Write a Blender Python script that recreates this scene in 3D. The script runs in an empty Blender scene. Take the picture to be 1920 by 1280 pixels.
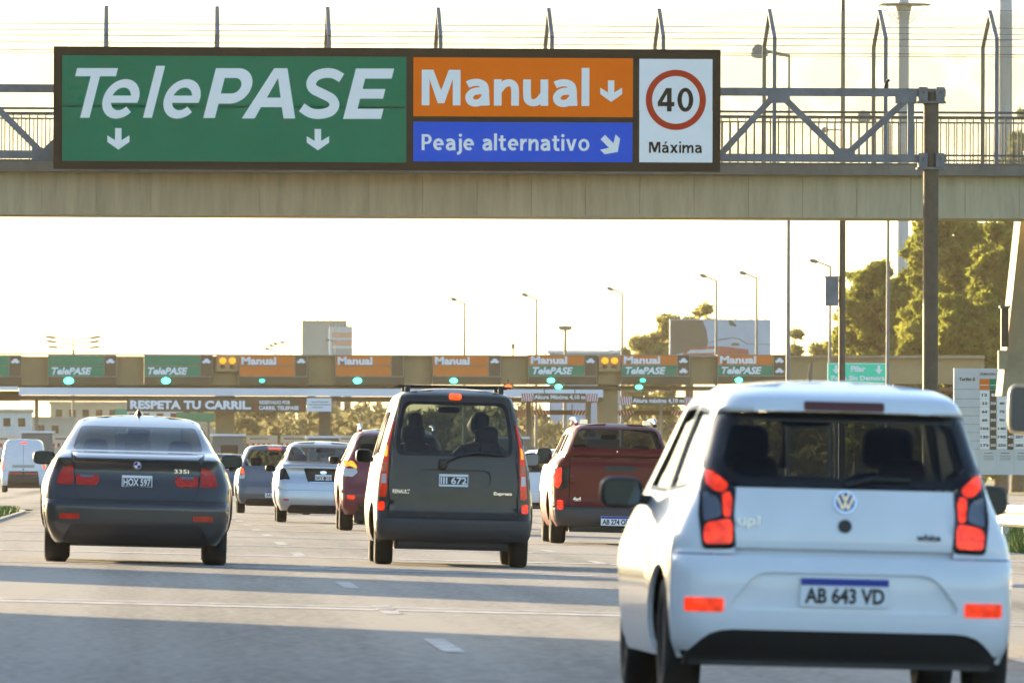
import bpy, math, random
import numpy as np
from mathutils import Vector, Matrix
from mathutils.geometry import delaunay_2d_cdt

# ------------------------------------------------------------------ camera, sky, sun, exposure
F = 20000.0            # focal length in pixels of the 1920 px wide photograph (a very long lens)
VX, VY = 270.0, 858.0  # where the road's direction vanishes
H = 1.05               # camera height
RHO = 0.004            # slight camera roll
scene = bpy.context.scene
COL = scene.collection

def P(px, py, Y):
    """real position at distance Y of something seen at a pixel of the photograph"""
    s = F / Y
    dx, dy = px - VX, VY - py
    return Vector(((dx - RHO * dy) / s, Y, H + (dy + RHO * dx) / s))

cam_d = bpy.data.cameras.new('camera'); cam = bpy.data.objects.new('camera', cam_d); COL.objects.link(cam)
fw = Vector(((690 - RHO * 218) / F, 1, (218 + RHO * 690) / F)).normalized()
rt = (Vector((1, 0, RHO)) - fw * Vector((1, 0, RHO)).dot(fw)).normalized()
up = rt.cross(fw)
M = Matrix((rt, up, -fw)).transposed().to_4x4(); M.translation = Vector((0, 0, H))
cam.matrix_world = M
cam_d.sensor_fit = 'HORIZONTAL'; cam_d.sensor_width = 36; cam_d.lens = F * 36 / 1920
cam_d.clip_start = 1; cam_d.clip_end = 9000
cam_d.dof.use_dof = True; cam_d.dof.focus_distance = 150; cam_d.dof.aperture_fstop = 14
scene.camera = cam

SUN_AZ, SUN_EL = math.radians(-36), math.radians(10.5)     # azimuth from +Y towards +X
w = bpy.data.worlds.new('World'); scene.world = w; w.use_nodes = True
nt = w.node_tree; nt.nodes.clear()
sky = nt.nodes.new('ShaderNodeTexSky'); sky.sky_type = 'NISHITA'; sky.sun_disc = False
sky.sun_elevation = SUN_EL; sky.sun_rotation = SUN_AZ; sky.dust_density = 1.0; sky.air_density = 0.9; sky.ozone_density = 1.7
bg = nt.nodes.new('ShaderNodeBackground'); bg.inputs[1].default_value = 0.12
ow = nt.nodes.new('ShaderNodeOutputWorld')
nt.links.new(sky.outputs[0], bg.inputs[0]); nt.links.new(bg.outputs[0], ow.inputs[0])
sd = bpy.data.lights.new('sun', 'SUN'); sd.energy = 5.0; sd.angle = math.radians(1.0); sd.color = (1, .76, .44)
sun = bpy.data.objects.new('sun', sd); COL.objects.link(sun)
sdir = Vector((math.sin(SUN_AZ) * math.cos(SUN_EL), math.cos(SUN_AZ) * math.cos(SUN_EL), math.sin(SUN_EL)))
sun.rotation_euler = sdir.to_track_quat('Z', 'Y').to_euler()
scene.view_settings.view_transform = 'Standard'; scene.view_settings.look = 'None'
scene.view_settings.gamma = 1; scene.view_settings.use_curve_mapping = False
scene.view_settings.exposure = 1.9
scene.cycles.use_denoising = True
scene.cycles.max_bounces = 8; scene.cycles.transparent_max_bounces = 16
scene.cycles.volume_bounces = 0; scene.cycles.volume_max_steps = 64
scene.cycles.sample_clamp_indirect = 6

def ground(X, Y):
    """height of the road: falls to the right, then gently down towards the plaza"""
    return -.021 * min(max(X, -1.5), 9) - .0014 * max(0, Y - 150)

# ------------------------------------------------------------------ materials
def lin(c):
    return tuple(((v / 255) / 12.92 if v <= 10 else ((v / 255 + .055) / 1.055) ** 2.4) for v in c)
MATS = {}
def mat(name, col, rough=.5, metal=0, coat=0, var=.0, scale=3.0, bump=0, emit=None, es=0, alpha=None, spec=.5, stretch=None):
    if name in MATS: return MATS[name]
    m = bpy.data.materials.new(name); m.use_nodes = True; n = m.node_tree; b = n.nodes['Principled BSDF']
    b.inputs['Base Color'].default_value = (*col, 1); b.inputs['Roughness'].default_value = rough
    b.inputs['Metallic'].default_value = metal; b.inputs['Specular IOR Level'].default_value = spec
    if coat: b.inputs['Coat Weight'].default_value = coat; b.inputs['Coat Roughness'].default_value = .04
    if emit: b.inputs['Emission Color'].default_value = (*emit, 1); b.inputs['Emission Strength'].default_value = es
    tc = n.nodes.new('ShaderNodeTexCoord'); src = tc.outputs['Object']
    if stretch:
        mp = n.nodes.new('ShaderNodeMapping'); mp.inputs['Scale'].default_value = stretch
        n.links.new(src, mp.inputs[0]); src = mp.outputs[0]
    if var or bump:
        nz = n.nodes.new('ShaderNodeTexNoise'); nz.inputs['Scale'].default_value = scale; nz.inputs['Detail'].default_value = 6
        nz.inputs['Roughness'].default_value = .65
        n.links.new(src, nz.inputs['Vector'])
    if var:
        r = n.nodes.new('ShaderNodeMapRange'); r.inputs[1].default_value = .3; r.inputs[2].default_value = .7
        r.inputs[3].default_value = 1 - var; r.inputs[4].default_value = 1 + var
        n.links.new(nz.outputs[0], r.inputs[0])
        x = n.nodes.new('ShaderNodeVectorMath'); x.operation = 'SCALE'; x.inputs[0].default_value = col
        n.links.new(r.outputs[0], x.inputs['Scale']); n.links.new(x.outputs[0], b.inputs['Base Color'])
    if bump:
        bp = n.nodes.new('ShaderNodeBump'); bp.inputs['Strength'].default_value = bump; bp.inputs['Distance'].default_value = .02
        n.links.new(nz.outputs[0], bp.inputs['Height']); n.links.new(bp.outputs[0], b.inputs['Normal'])
    MATS[name] = m; return m
def glass(name, tint, rough=.02, ior=1.45):
    m = bpy.data.materials.new(name); m.use_nodes = True; n = m.node_tree; n.nodes.clear()
    o = n.nodes.new('ShaderNodeOutputMaterial'); t = n.nodes.new('ShaderNodeBsdfTransparent'); t.inputs[0].default_value = (*tint, 1)
    g = n.nodes.new('ShaderNodeBsdfGlossy'); g.inputs['Roughness'].default_value = rough
    lw = n.nodes.new('ShaderNodeLayerWeight'); pw_ = n.nodes.new('ShaderNodeMath'); pw_.operation = 'POWER'; pw_.inputs[1].default_value = 5
    f = n.nodes.new('ShaderNodeMath'); f.operation = 'MULTIPLY_ADD'; f.inputs[1].default_value = .9; f.inputs[2].default_value = .028
    n.links.new(lw.outputs['Facing'], pw_.inputs[0]); n.links.new(pw_.outputs[0], f.inputs[0])
    x = n.nodes.new('ShaderNodeMixShader')
    n.links.new(f.outputs[0], x.inputs[0]); n.links.new(t.outputs[0], x.inputs[1]); n.links.new(g.outputs[0], x.inputs[2])
    n.links.new(x.outputs[0], o.inputs[0]); MATS[name] = m; return m

mat('rubber', (.012, .012, .012), .85, var=.2, scale=8)
mat('plastic_black', (.012, .012, .013), .5)
mat('plastic_grey', (.035, .036, .04), .55, var=.1)
mat('trim', (.02, .021, .024), .8)
mat('seat_cloth', (.03, .032, .036), .9, var=.2, scale=20)
mat('chrome', (.75, .76, .78), .12, 1)
mat('rim', (.35, .35, .36), .3, 1)
mat('mirror', (.035, .05, .075), .02, 1)
mat('lamp_red', (.48, .022, .008), .2, coat=.15, spec=.3, var=.3, scale=25)
mat('lamp_dark', (.012, .012, .014), .15, coat=.1, spec=.2)
mat('lamp_clear', (.5, .5, .5), .15, coat=.6)
def glow_lens(name, col, emit, es, sc):
    m = mat(name, col, .2, coat=.15, spec=.3, emit=emit, es=es); n = m.node_tree; b = n.nodes['Principled BSDF']     # glowing lens: brighter and dimmer facets
    tc = n.nodes.new('ShaderNodeTexCoord'); v = n.nodes.new('ShaderNodeTexNoise'); v.inputs['Scale'].default_value = sc; v.inputs['Detail'].default_value = 3
    r = n.nodes.new('ShaderNodeMapRange'); r.inputs[1].default_value = .3; r.inputs[2].default_value = .7; r.inputs[3].default_value = es * .45; r.inputs[4].default_value = es * 1.5
    n.links.new(tc.outputs['Object'], v.inputs['Vector']); n.links.new(v.outputs[0], r.inputs[0]); n.links.new(r.outputs[0], b.inputs['Emission Strength'])
glow_lens('lamp_reflector_glow', (.30, .006, .003), (1, .05, .008), .26, 24)  # lit lamp lenses; also gives passive reflectors an added glow
glow_lens('lamp_sun_glow', (.32, .010, .004), (1, .07, .006), .09, 9)  # dim emission stands in for low sun shining through the lens
glow_lens('lamp_warm', (.6, .1, .01), (1, .24, .01), .75, 14)
glow_lens('brake_on', (.6, .03, .01), (1, .08, .006), .5, 14)
mat('plate_white', (.75, .77, .8), .5)
mat('plate_dark', (.03, .03, .032), .5)
mat('ink_blue', (.01, .035, .30), .5)
mat('ink_black', (.012, .012, .012), .5)
mat('ink_white', (.82, .83, .86), .5)
glass('glass_clear', (.75, .82, .80))
glass('glass_tint', (.36, .42, .43))
glass('glass_dark', (.14, .155, .165))
glass('glass_smoke', (.19, .24, .25))

# ------------------------------------------------------------------ mesh helpers
class MB:
    def __init__(s): s.v = []; s.f = []; s.sm = []
    def add(s, vs, fs, smooth=False):
        o = len(s.v); s.v += [tuple(v) for v in vs]
        for f in fs: s.f.append(tuple(i + o for i in f)); s.sm.append(smooth)
        return s
    def box(s, a, b):
        x0, y0, z0 = (min(a[i], b[i]) for i in range(3)); x1, y1, z1 = (max(a[i], b[i]) for i in range(3))
        return s.add([(x0,y0,z0),(x1,y0,z0),(x1,y1,z0),(x0,y1,z0),(x0,y0,z1),(x1,y0,z1),(x1,y1,z1),(x0,y1,z1)],
              [(0,3,2,1),(4,5,6,7),(0,1,5,4),(1,2,6,5),(2,3,7,6),(3,0,4,7)])
    def bar(s, a, b, wx, wy=None):
        """square bar between two points"""
        a, b = Vector(a), Vector(b); wy = wy or wx; d = (b - a).normalized()
        u = d.cross(Vector((0, 1, 0)));
        if u.length < .01: u = d.cross(Vector((1, 0, 0)))
        u.normalize(); v = d.cross(u)
        vs = [p + u * (i * wx / 2) + v * (j * wy / 2) for p in (a, b) for i, j in ((-1,-1),(1,-1),(1,1),(-1,1))]
        return s.add(vs, [(3,2,1,0),(4,5,6,7),(0,1,5,4),(1,2,6,5),(2,3,7,6),(3,0,4,7)])
    def tube(s, pts, r, n=8, cap=True):
        pts = [Vector(p) for p in pts]; rs = r if isinstance(r, (list, tuple)) else [r] * len(pts)
        rings = []
        for i, p in enumerate(pts):
            d = (pts[min(i + 1, len(pts) - 1)] - pts[max(i - 1, 0)]).normalized()
            u = d.cross(Vector((0, 1, 0)) if abs(d.y) < .9 else Vector((1, 0, 0))).normalized(); v = d.cross(u)
            rings.append([p + (u * math.cos(2 * math.pi * k / n) + v * math.sin(2 * math.pi * k / n)) * rs[i] for k in range(n)])
        vs = [q for rg in rings for q in rg]; fs = []
        for i in range(len(pts) - 1):
            for k in range(n): fs.append((i*n+k, i*n+(k+1)%n, (i+1)*n+(k+1)%n, (i+1)*n+k))
        s.add(vs, fs, True)
        if cap: s.add(rings[0], [tuple(range(n))[::-1]]); s.add(rings[-1], [tuple(range(n))])
        return s
    def ell(s, c, r, e=1.0, nu=16, nv=10):
        """(super)ellipsoid: e<1 gives a rounded box"""
        def sp(t, e): return math.copysign(abs(t) ** e, t)
        vs = []; fs = []
        for j in range(nv + 1):
            ph = -math.pi / 2 + math.pi * j / nv
            for i in range(nu):
                th = 2 * math.pi * i / nu
                vs.append((c[0] + r[0] * sp(math.cos(ph), e) * sp(math.cos(th), e), c[1] + r[1] * sp(math.cos(ph), e) * sp(math.sin(th), e), c[2] + r[2] * sp(math.sin(ph), e)))
        for j in range(nv):
            for i in range(nu): fs.append((j*nu+i, j*nu+(i+1)%nu, (j+1)*nu+(i+1)%nu, (j+1)*nu+i))
        return s.add(vs, fs, True)
    def lathe_x(s, prof, cx, cy, cz, n=28):
        """profile (x, r) turned round an axle along x"""
        vs = []; fs = []
        for x, r in prof:
            for k in range(n):
                a = 2 * math.pi * k / n; vs.append((cx + x, cy + r * math.cos(a), cz + r * math.sin(a)))
        for i in range(len(prof) - 1):
            for k in range(n): fs.append((i*n+k, (i+1)*n+k, (i+1)*n+(k+1)%n, i*n+(k+1)%n))
        return s.add(vs, fs, True)
    def build(s, name, m, parent=None):
        me = bpy.data.meshes.new(name); me.from_pydata(s.v, [], s.f)
        me.polygons.foreach_set('use_smooth', s.sm)
        me.materials.append(MATS[m] if isinstance(m, str) else m); me.update()
        return link(name, me, parent)
def link(name, me, parent=None):
    o = bpy.data.objects.new(name, me); COL.objects.link(o)
    if parent: o.parent = parent
    return o
def tag(o, label=None, cat=None, group=None, kind=None):
    if label: o['label'] = label
    if cat: o['category'] = cat
    if group: o['group'] = group
    if kind: o['kind'] = kind
    return o
def empty(name, loc, rot=(0, 0, 0), label=None, cat=None, group=None):
    o = bpy.data.objects.new(name, None); o.empty_display_size = .3; COL.objects.link(o)
    o.location = loc; o.rotation_euler = rot
    return tag(o, label, cat, group)
def copy_tree(o, parent=None):
    c = o.copy(); COL.objects.link(c)
    if parent: c.parent = parent
    for ch in list(o.children): copy_tree(ch, c)
    return c

def inside(p, poly):
    x, y = p; r = False; j = len(poly) - 1
    for i in range(len(poly)):
        xi, yi = poly[i]; xj, yj = poly[j]
        if (yi > y) != (yj > y) and x < (xj - xi) * (y - yi) / (yj - yi) + xi: r = not r
        j = i
    return r
def dens(poly, step):
    out = []
    for i, a in enumerate(poly):
        b = poly[(i + 1) % len(poly)]; n = max(1, int(math.hypot(b[0]-a[0], b[1]-a[1]) / step))
        out += [(a[0] + (b[0]-a[0]) * k / n, a[1] + (b[1]-a[1]) * k / n) for k in range(n)]
    return out
def rnd(poly, r, n=5):
    """round the corners of a polygon"""
    out = []; N = len(poly)
    for i in range(N):
        p = Vector(poly[i]); a = Vector(poly[i-1]) - p; b = Vector(poly[(i+1) % N]) - p
        t = min(r, a.length * .48, b.length * .48); q0 = p + a.normalized() * t; q1 = p + b.normalized() * t
        for k in range(n + 1):
            u = k / n; out.append(tuple(q0 * (1-u)**2 + p * 2*u*(1-u) + q1 * u*u))
    return out
def mir(poly): return [(-x, z) for x, z in poly][::-1]
def rect(x0, z0, x1, z1): return [(x0, z0), (x1, z0), (x1, z1), (x0, z1)]
def circ(cx, cz, r, n=40, rz=None): return [(cx + r * math.cos(2*math.pi*k/n), cz + (rz or r) * math.sin(2*math.pi*k/n)) for k in range(n)]

def sheet(name, outers, holes, fmap, m, parent=None, off=0., thick=.01, step=.07, pts=None, flip=False, smooth=True, warp=None):
    """fill polygons (given in surface coordinates) and lay them on the surface fmap(a, b, offset), with a rim"""
    if not isinstance(outers[0][0], (tuple, list)): outers = [outers]
    loops = [dens(p, step) for p in list(outers) + list(holes)]
    V = []; E = []
    for lp in loops:
        o = len(V); V += [Vector(p) for p in lp]; E += [(o+i, o+(i+1) % len(lp)) for i in range(len(lp))]
    xs = [v.x for v in V]; ys = [v.y for v in V]
    if pts is None:
        if step < 1:
            pts = [(x, y) for x in np.arange(min(xs) + step/2, max(xs), step) for y in np.arange(min(ys) + step/2, max(ys), step)]
        else: pts = []
    ok = lambda p: any(inside(p, q) for q in outers) and not any(inside(p, q) for q in holes)
    V += [Vector(p) for p in pts if ok(p)]
    if warp:
        r = delaunay_2d_cdt([Vector(warp[0](q.x, q.y)) for q in V], E, [], 0, 1e-6)
        vv, ff = [V[r[3][i][0]] if r[3][i] else Vector(warp[1](q.x, q.y)) for i, q in enumerate(r[0])], r[2]
    else:
        r = delaunay_2d_cdt(V, E, [], 0, 1e-5)
        vv, ff = r[0], r[2]
    keep = []
    for f in ff:
        c = (sum(vv[i].x for i in f) / 3, sum(vv[i].y for i in f) / 3)
        if ok(c):
            a, b, d = (vv[i] for i in f)
            if (b-a).cross(d-a) < 0: f = f[::-1]
            keep.append(tuple(f))
    cnt = {}
    for f in keep:
        for i in range(3):
            a, b = f[i], f[(i+1) % 3]; cnt[(a, b)] = 1
    edge = [(a, b) for a, b in cnt if (b, a) not in cnt]
    mb = MB()
    top = [fmap(v.x, v.y, off) for v in vv]
    mb.add(top, [f[::-1] if flip else f for f in keep], smooth)
    if thick:
        used = {}; vs = []; fs = []
        for a, b in edge:
            o = len(vs)
            vs += [top[a], top[b], fmap(vv[b].x, vv[b].y, off - thick), fmap(vv[a].x, vv[a].y, off - thick)]
            fs.append((o, o+1, o+2, o+3) if flip else (o+3, o+2, o+1, o))
        mb.add(vs, fs)
    return mb.build(name, m, parent)

def flat(Y):  # plane facing the camera at depth Y, surface coordinates x,z; offset comes forward
    return lambda a, b, d: (a, Y - d, b)

_fc = {}
def text(name, s, box, Y, m, parent=None, bold=.0, shear=0., ext=.004, fit='both', spacing=1.0):
    """lettering as a mesh in the plane y=Y, fitted into box (x0,z0,x1,z1)"""
    c = bpy.data.curves.new(name, 'FONT'); c.body = s; c.size = 1; c.offset = bold; c.shear = shear; c.resolution_u = 3
    c.space_character = spacing; c.extrude = 0
    o = bpy.data.objects.new(name, c); COL.objects.link(o)
    dg = bpy.context.evaluated_depsgraph_get(); dg.update()
    me = bpy.data.meshes.new_from_object(o.evaluated_get(dg))
    bpy.data.objects.remove(o); bpy.data.curves.remove(c)
    n = len(me.vertices); co = np.empty(n * 3); me.vertices.foreach_get('co', co); co = co.reshape(-1, 3)
    x0, z0, x1, z1 = box; a = co.min(0); b = co.max(0)
    kx = (x1 - x0) / max(b[0]-a[0], 1e-6); kz = (z1 - z0) / max(b[1]-a[1], 1e-6)
    if fit == 'h': kx = kz
    out = np.empty_like(co); out[:, 0] = x0 + (co[:, 0]-a[0]) * kx; out[:, 2] = z0 + (co[:, 1]-a[1]) * kz; out[:, 1] = Y - ext
    me.vertices.foreach_set('co', out.ravel()); me.materials.clear(); me.materials.append(MATS[m] if isinstance(m, str) else m); me.update()
    me.name = name
    return link(name, me, parent)

def pchip(pts):
    x = np.array([p[0] for p in pts], float); y = np.array([p[1] for p in pts], float)
    h = np.diff(x); d = np.diff(y) / h; m = np.zeros(len(x)); m[0], m[-1] = d[0], d[-1]
    for i in range(1, len(x) - 1):
        if d[i-1] * d[i] > 0:
            w1 = 2*h[i] + h[i-1]; w2 = h[i] + 2*h[i-1]; m[i] = (w1 + w2) / (w1 / d[i-1] + w2 / d[i])
    X, Yv, Hh, Mm = x.tolist(), y.tolist(), h.tolist(), m.tolist()
    def f(t):
        if t <= X[0]: return Yv[0]
        if t >= X[-1]: return Yv[-1]
        i = 0
        while t > X[i+1]: i += 1
        u = (t - X[i]) / Hh[i]; u2 = u*u; u3 = u2*u
        return (2*u3-3*u2+1)*Yv[i] + (u3-2*u2+u)*Hh[i]*Mm[i] + (-2*u3+3*u2)*Yv[i+1] + (u3-u2)*Hh[i]*Mm[i+1]
    return f
def sstep(t): t = min(max(t, 0), 1); return t * t * (3 - 2 * t)

# ------------------------------------------------------------------ a plain bold humanist alphabet drawn with strokes
def spl2(pts, n=6):
    fx = []; Q = [pts[0]] + list(pts) + [pts[-1]]
    for i in range(1, len(Q) - 2):
        p0, p1, p2, p3 = (Vector(q) for q in Q[i-1:i+3])
        for k in range(n):
            t = k / n; fx.append(.5 * ((2*p1) + (p2-p0)*t + (2*p0-5*p1+4*p2-p3)*t*t + (3*p1-p0-3*p2+p3)*t**3))
    fx.append(Vector(pts[-1])); return fx
def thickline(path, t):
    pts = [Vector(p) for p in path]; L = []; R = []
    for i, p in enumerate(pts):
        d = (pts[min(i+1, len(pts)-1)] - pts[max(i-1, 0)]).normalized(); nr = Vector((-d.y, d.x)) * t / 2; L.append(p + nr); R.append(p - nr)
    return [tuple(q) for q in L + R[::-1]]
def glyph(c, t):
    """(outer polygons, holes, width); cap height 1, x-height .74"""
    h = t / 2; x = .74; S_ = lambda *p: thickline(spl2(p), t); Ln = lambda *p: thickline(p, t)
    def ring(cx, cy, rx, ry): return [circ(cx, cy, rx, 36, ry)], [circ(cx, cy, rx - t, 36, ry - t * .88)]
    if c == ' ': return [], [], .30
    if c == 'M': return [[(0, 0), (0, 1), (.30, 1), (.50, .42), (.70, 1), (1, 1), (1, 0), (1 - t, 0), (1 - t, .74), (.585, .06), (.415, .06), (t, .74), (t, 0)]], [], 1.0
    if c in 'aá':
        o = [S_((.07, .585), (.2, .64), (.36, .645), (.49, .57), (.525, .42), (.53, .25), (.545, 0)), S_((.52, .405), (.36, .415), (.2, .37), (.115, .25), (.15, .12), (.27, .07), (.41, .105), (.52, .22))]
        if c == 'á': o.append([(.24, .82), (.36, .82), (.52, 1.03), (.33, 1.03)])
        return o, [], .64
    if c in 'nr':
        o = [Ln((h, 0), (h, x))]
        o.append(S_((h * 1.2, .42), (.24, .58), (.38, .645), (.50, .59), (.545, .44), (.545, 0)) if c == 'n' else S_((h * 1.2, .40), (.2, .56), (.31, .64), (.42, .645)))
        return o, [], .545 + h if c == 'n' else .42
    if c == 'm': return [Ln((h, 0), (h, x)), S_((h * 1.2, .42), (.24, .58), (.36, .645), (.47, .59), (.505, .44), (.505, 0)), S_((.52, .42), (.64, .58), (.76, .645), (.87, .59), (.905, .44), (.905, 0))], [], .905 + h
    if c == 'u': return [Ln((.545, 0), (.545, x)), S_((.535, .32), (.40, .14), (.27, .085), (.14, .14), (h, .30), (h, x))], [], .545 + h
    if c == 'l': return [Ln((h, 0), (h, 1.07))], [], t
    if c == 'i': return [Ln((h, 0), (h, x)), circ(h, .95, h * 1.12, 20)], [], t
    if c == 'j': return [S_((h + .1, x), (h + .1, .3), (h + .1, -.05), (.1, -.17), (-.02, -.19)), circ(h + .1, .95, h * 1.12, 20)], [], t + .1
    if c == 'e':
        cx, ry, rx = .325, .285, .24
        return [thickline([(cx + rx * math.cos(a), .37 + ry * math.sin(a)) for a in np.linspace(0, math.radians(312), 36)], t), [(.12, .31), (.655, .31), (.655, .37), (.645, .43), (.12, .43)]], [], .66
    if c == 'o': a, b_ = ring(.35, .37, .35, .385); return a, b_, .70
    if c == '0': a, b_ = ring(.35, .5, .345, .515); return a, b_, .70
    if c == '4': return [[(.40, 0), (.40, .22), (0, .22), (0, .40), (.36, 1), (.60, 1), (.60, .40), (.72, .40), (.72, .22), (.60, .22), (.60, 0)]], [[(.19, .40), (.40, .40), (.40, .76)]], .74
    if c == 'v': return [[(0, x), (.20, x), (.335, .26), (.47, x), (.67, x), (.43, 0), (.24, 0)]], [], .67
    if c == 'x': return [[(0, x), (.22, x), (.345, .53), (.47, x), (.68, x), (.46, .38), (.70, 0), (.47, 0), (.345, .22), (.215, 0), (0, 0), (.23, .38)]], [], .70
    if c == 't': return [S_((.2, .95), (.2, .5), (.2, .22), (.25, .1), (.36, .075), (.46, .09)), [(0, .60), (.45, .60), (.45, x), (0, x)]], [], .48
    if c == 'P': return [[(0, 0), (0, 1), (.33, 1)] + [(.33 + .30 * math.cos(a), .69 + .31 * math.sin(a)) for a in np.linspace(math.pi/2, -math.pi/2, 18)] + [(t, .38), (t, 0)]], [[(t, .85), (.32, .85)] + [(.32 + .12 * math.cos(a), .69 + .16 * math.sin(a)) for a in np.linspace(math.pi/2, -math.pi/2, 12)] + [(t, .53)]], .63
    raise KeyError(c)
def stencil(s, x0, x1, base, cap, Y, m, parent, t=.19, gap=.11, off=.006):
    """lettering made of letters, each its own piece, on the plane y=Y"""
    gl = [glyph(c, t) for c in s]; W = sum(g[2] for g in gl) + gap * (len(gl) - 1); kx = (x1 - x0) / W; u = 0
    for g in gl:
        if g[0]:
            tf = lambda q: [(x0 + (u + a) * kx, base + b_ * cap) for a, b_ in q]
            sheet('letter', [tf(q) for q in g[0]], [tf(q) for q in g[1]], flat(Y), m, parent, off, .005, 5, smooth=False)
        u += g[2] + gap
# ------------------------------------------------------------------ ground, road, markings
mat('soil_grass', (.055, .085, .018), .95, var=.5, scale=.6)
def asphalt():
    m = bpy.data.materials.new('asphalt'); m.use_nodes = True; n = m.node_tree; b = n.nodes['Principled BSDF']; MATS['asphalt'] = m
    tc = n.nodes.new('ShaderNodeTexCoord')
    def noise(scale, st, det=5):
        mp = n.nodes.new('ShaderNodeMapping'); mp.inputs['Scale'].default_value = st
        z = n.nodes.new('ShaderNodeTexNoise'); z.inputs['Scale'].default_value = scale; z.inputs['Detail'].default_value = det
        n.links.new(tc.outputs['Object'], mp.inputs[0]); n.links.new(mp.outputs[0], z.inputs['Vector']); return z.outputs[0]
    def math_(op, a, bb):
        k = n.nodes.new('ShaderNodeMath'); k.operation = op
        for i, q in enumerate((a, bb)):
            if isinstance(q, (int, float)): k.inputs[i].default_value = q
            else: n.links.new(q, k.inputs[i])
        return k.outputs[0]
    big = noise(.5, (1, .06, 1)); fine = noise(14, (1, .25, 1), 3); tr = noise(.9, (1, .004, 1), 2); patch = noise(.35, (.3, .12, 1), 3)
    t = math_('ADD', math_('MULTIPLY', big, .35), math_('MULTIPLY', fine, .55))
    t = math_('ADD', t, math_('MULTIPLY', tr, .75)); t = math_('ADD', t, math_('MULTIPLY', patch, .4))
    r = n.nodes.new('ShaderNodeValToRGB'); e = r.color_ramp.elements
    e[0].position = .72; e[0].color = (.070, .063, .054, 1); e[1].position = 1.22; e[1].color = (.265, .238, .200, 1)
    sc = math_('MULTIPLY', t, .85); n.links.new(sc, r.inputs[0])
    e[0].position = .70; e[1].position = .93
    n.links.new(r.outputs[0], b.inputs['Base Color']); b.inputs['Roughness'].default_value = .72
    b.inputs['Specular IOR Level'].default_value = .35
    bp = n.nodes.new('ShaderNodeBump'); bp.inputs['Strength'].default_value = .35; bp.inputs['Distance'].default_value = .01
    n.links.new(fine, bp.inputs['Height']); n.links.new(bp.outputs[0], b.inputs['Normal'])
asphalt()
def paint_mat(name, p0, p1):
    m = bpy.data.materials.new(name); m.use_nodes = True; n = m.node_tree; b = n.nodes['Principled BSDF']; MATS[name] = m
    tc = n.nodes.new('ShaderNodeTexCoord'); z = n.nodes.new('ShaderNodeTexNoise'); z.inputs['Scale'].default_value = 5; z.inputs['Detail'].default_value = 8
    n.links.new(tc.outputs['Object'], z.inputs['Vector'])
    r = n.nodes.new('ShaderNodeValToRGB'); e = r.color_ramp.elements
    e[0].position = p0; e[0].color = (.19, .17, .15, 1); e[1].position = p1; e[1].color = (.66, .60, .56, 1)
    n.links.new(z.outputs[0], r.inputs[0]); n.links.new(r.outputs[0], b.inputs['Base Color']); b.inputs['Roughness'].default_value = .6
paint_mat('road_paint', .42, .64); paint_mat('bar_paint', .34, .54)

def strip(name, xs, ys, m, dz, kind='structure', parent=None):
    mb = MB(); nx, ny = len(xs), len(ys)
    mb.add([(x, y, ground(x, y) + dz) for y in ys for x in xs],
           [(j*nx+i, j*nx+i+1, (j+1)*nx+i+1, (j+1)*nx+i) for j in range(ny-1) for i in range(nx-1)], True)
    o = mb.build(name, m, parent)
    if kind: o['kind'] = kind
    return o
XS = [-1500, -600, -200, -80, -30, -8, -2.6, -1.5, 0, 3, 6, 9, 13, 20, 40, 80, 200, 600, 1500]
strip('ground', XS, [-60, 0, 100, 150, 240, 400, 700, 1200, 2500, 4000], 'soil_grass', -.03)
YN = [-40, 0, 60, 100, 150, 200, 235]
road = strip('road', [-2.4, -1.5, 0, 3, 6, 9, 11.8], YN, 'asphalt', 0)
strip('toll_apron', [-34, -20, -9, -5, -2.75, -1.5, 0, 3, 6, 9, 11.8, 20, 34, 46], [235, 300, 400, 500, 640, 700], 'asphalt', 0)
strip('side_lane', [-26, -18, -11], YN, 'asphalt', 0)

marks = 0
def mark(x0, x1, y0, y1, m='road_paint'):
    global marks
    o = strip('road_marking', [x0] + [q for q in (-1.5, 9) if x0 < q < x1] + [x1], [y0, y1], m, .004, None, road)
    marks += 1
# dashes between the lanes (lanes 3.2 m wide)
for X, off in ((1.75, 59.8), (5.1, 57.8), (8.4, 62)):
    y = off - 29.6
    while y < 400:
        mark(X - .065, X + .065, y, y + 4.5); y += 14.8
mark(-2.22, -2.06, 20, 235)
mark(11.2, 11.34, 20, 235)
# transverse rumble bars painted before the plaza
for y0, n in ((76.3, 2), (104.5, 2), (117.5, 1), (131, 2), (146, 2), (163, 2), (182, 2), (205, 2), (228, 2)):
    for k in range(n):
        mark(-2.1, 11.1, y0 + k * 1.35, y0 + k * 1.35 + (.75 if k == 0 else .42), 'bar_paint')

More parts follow.
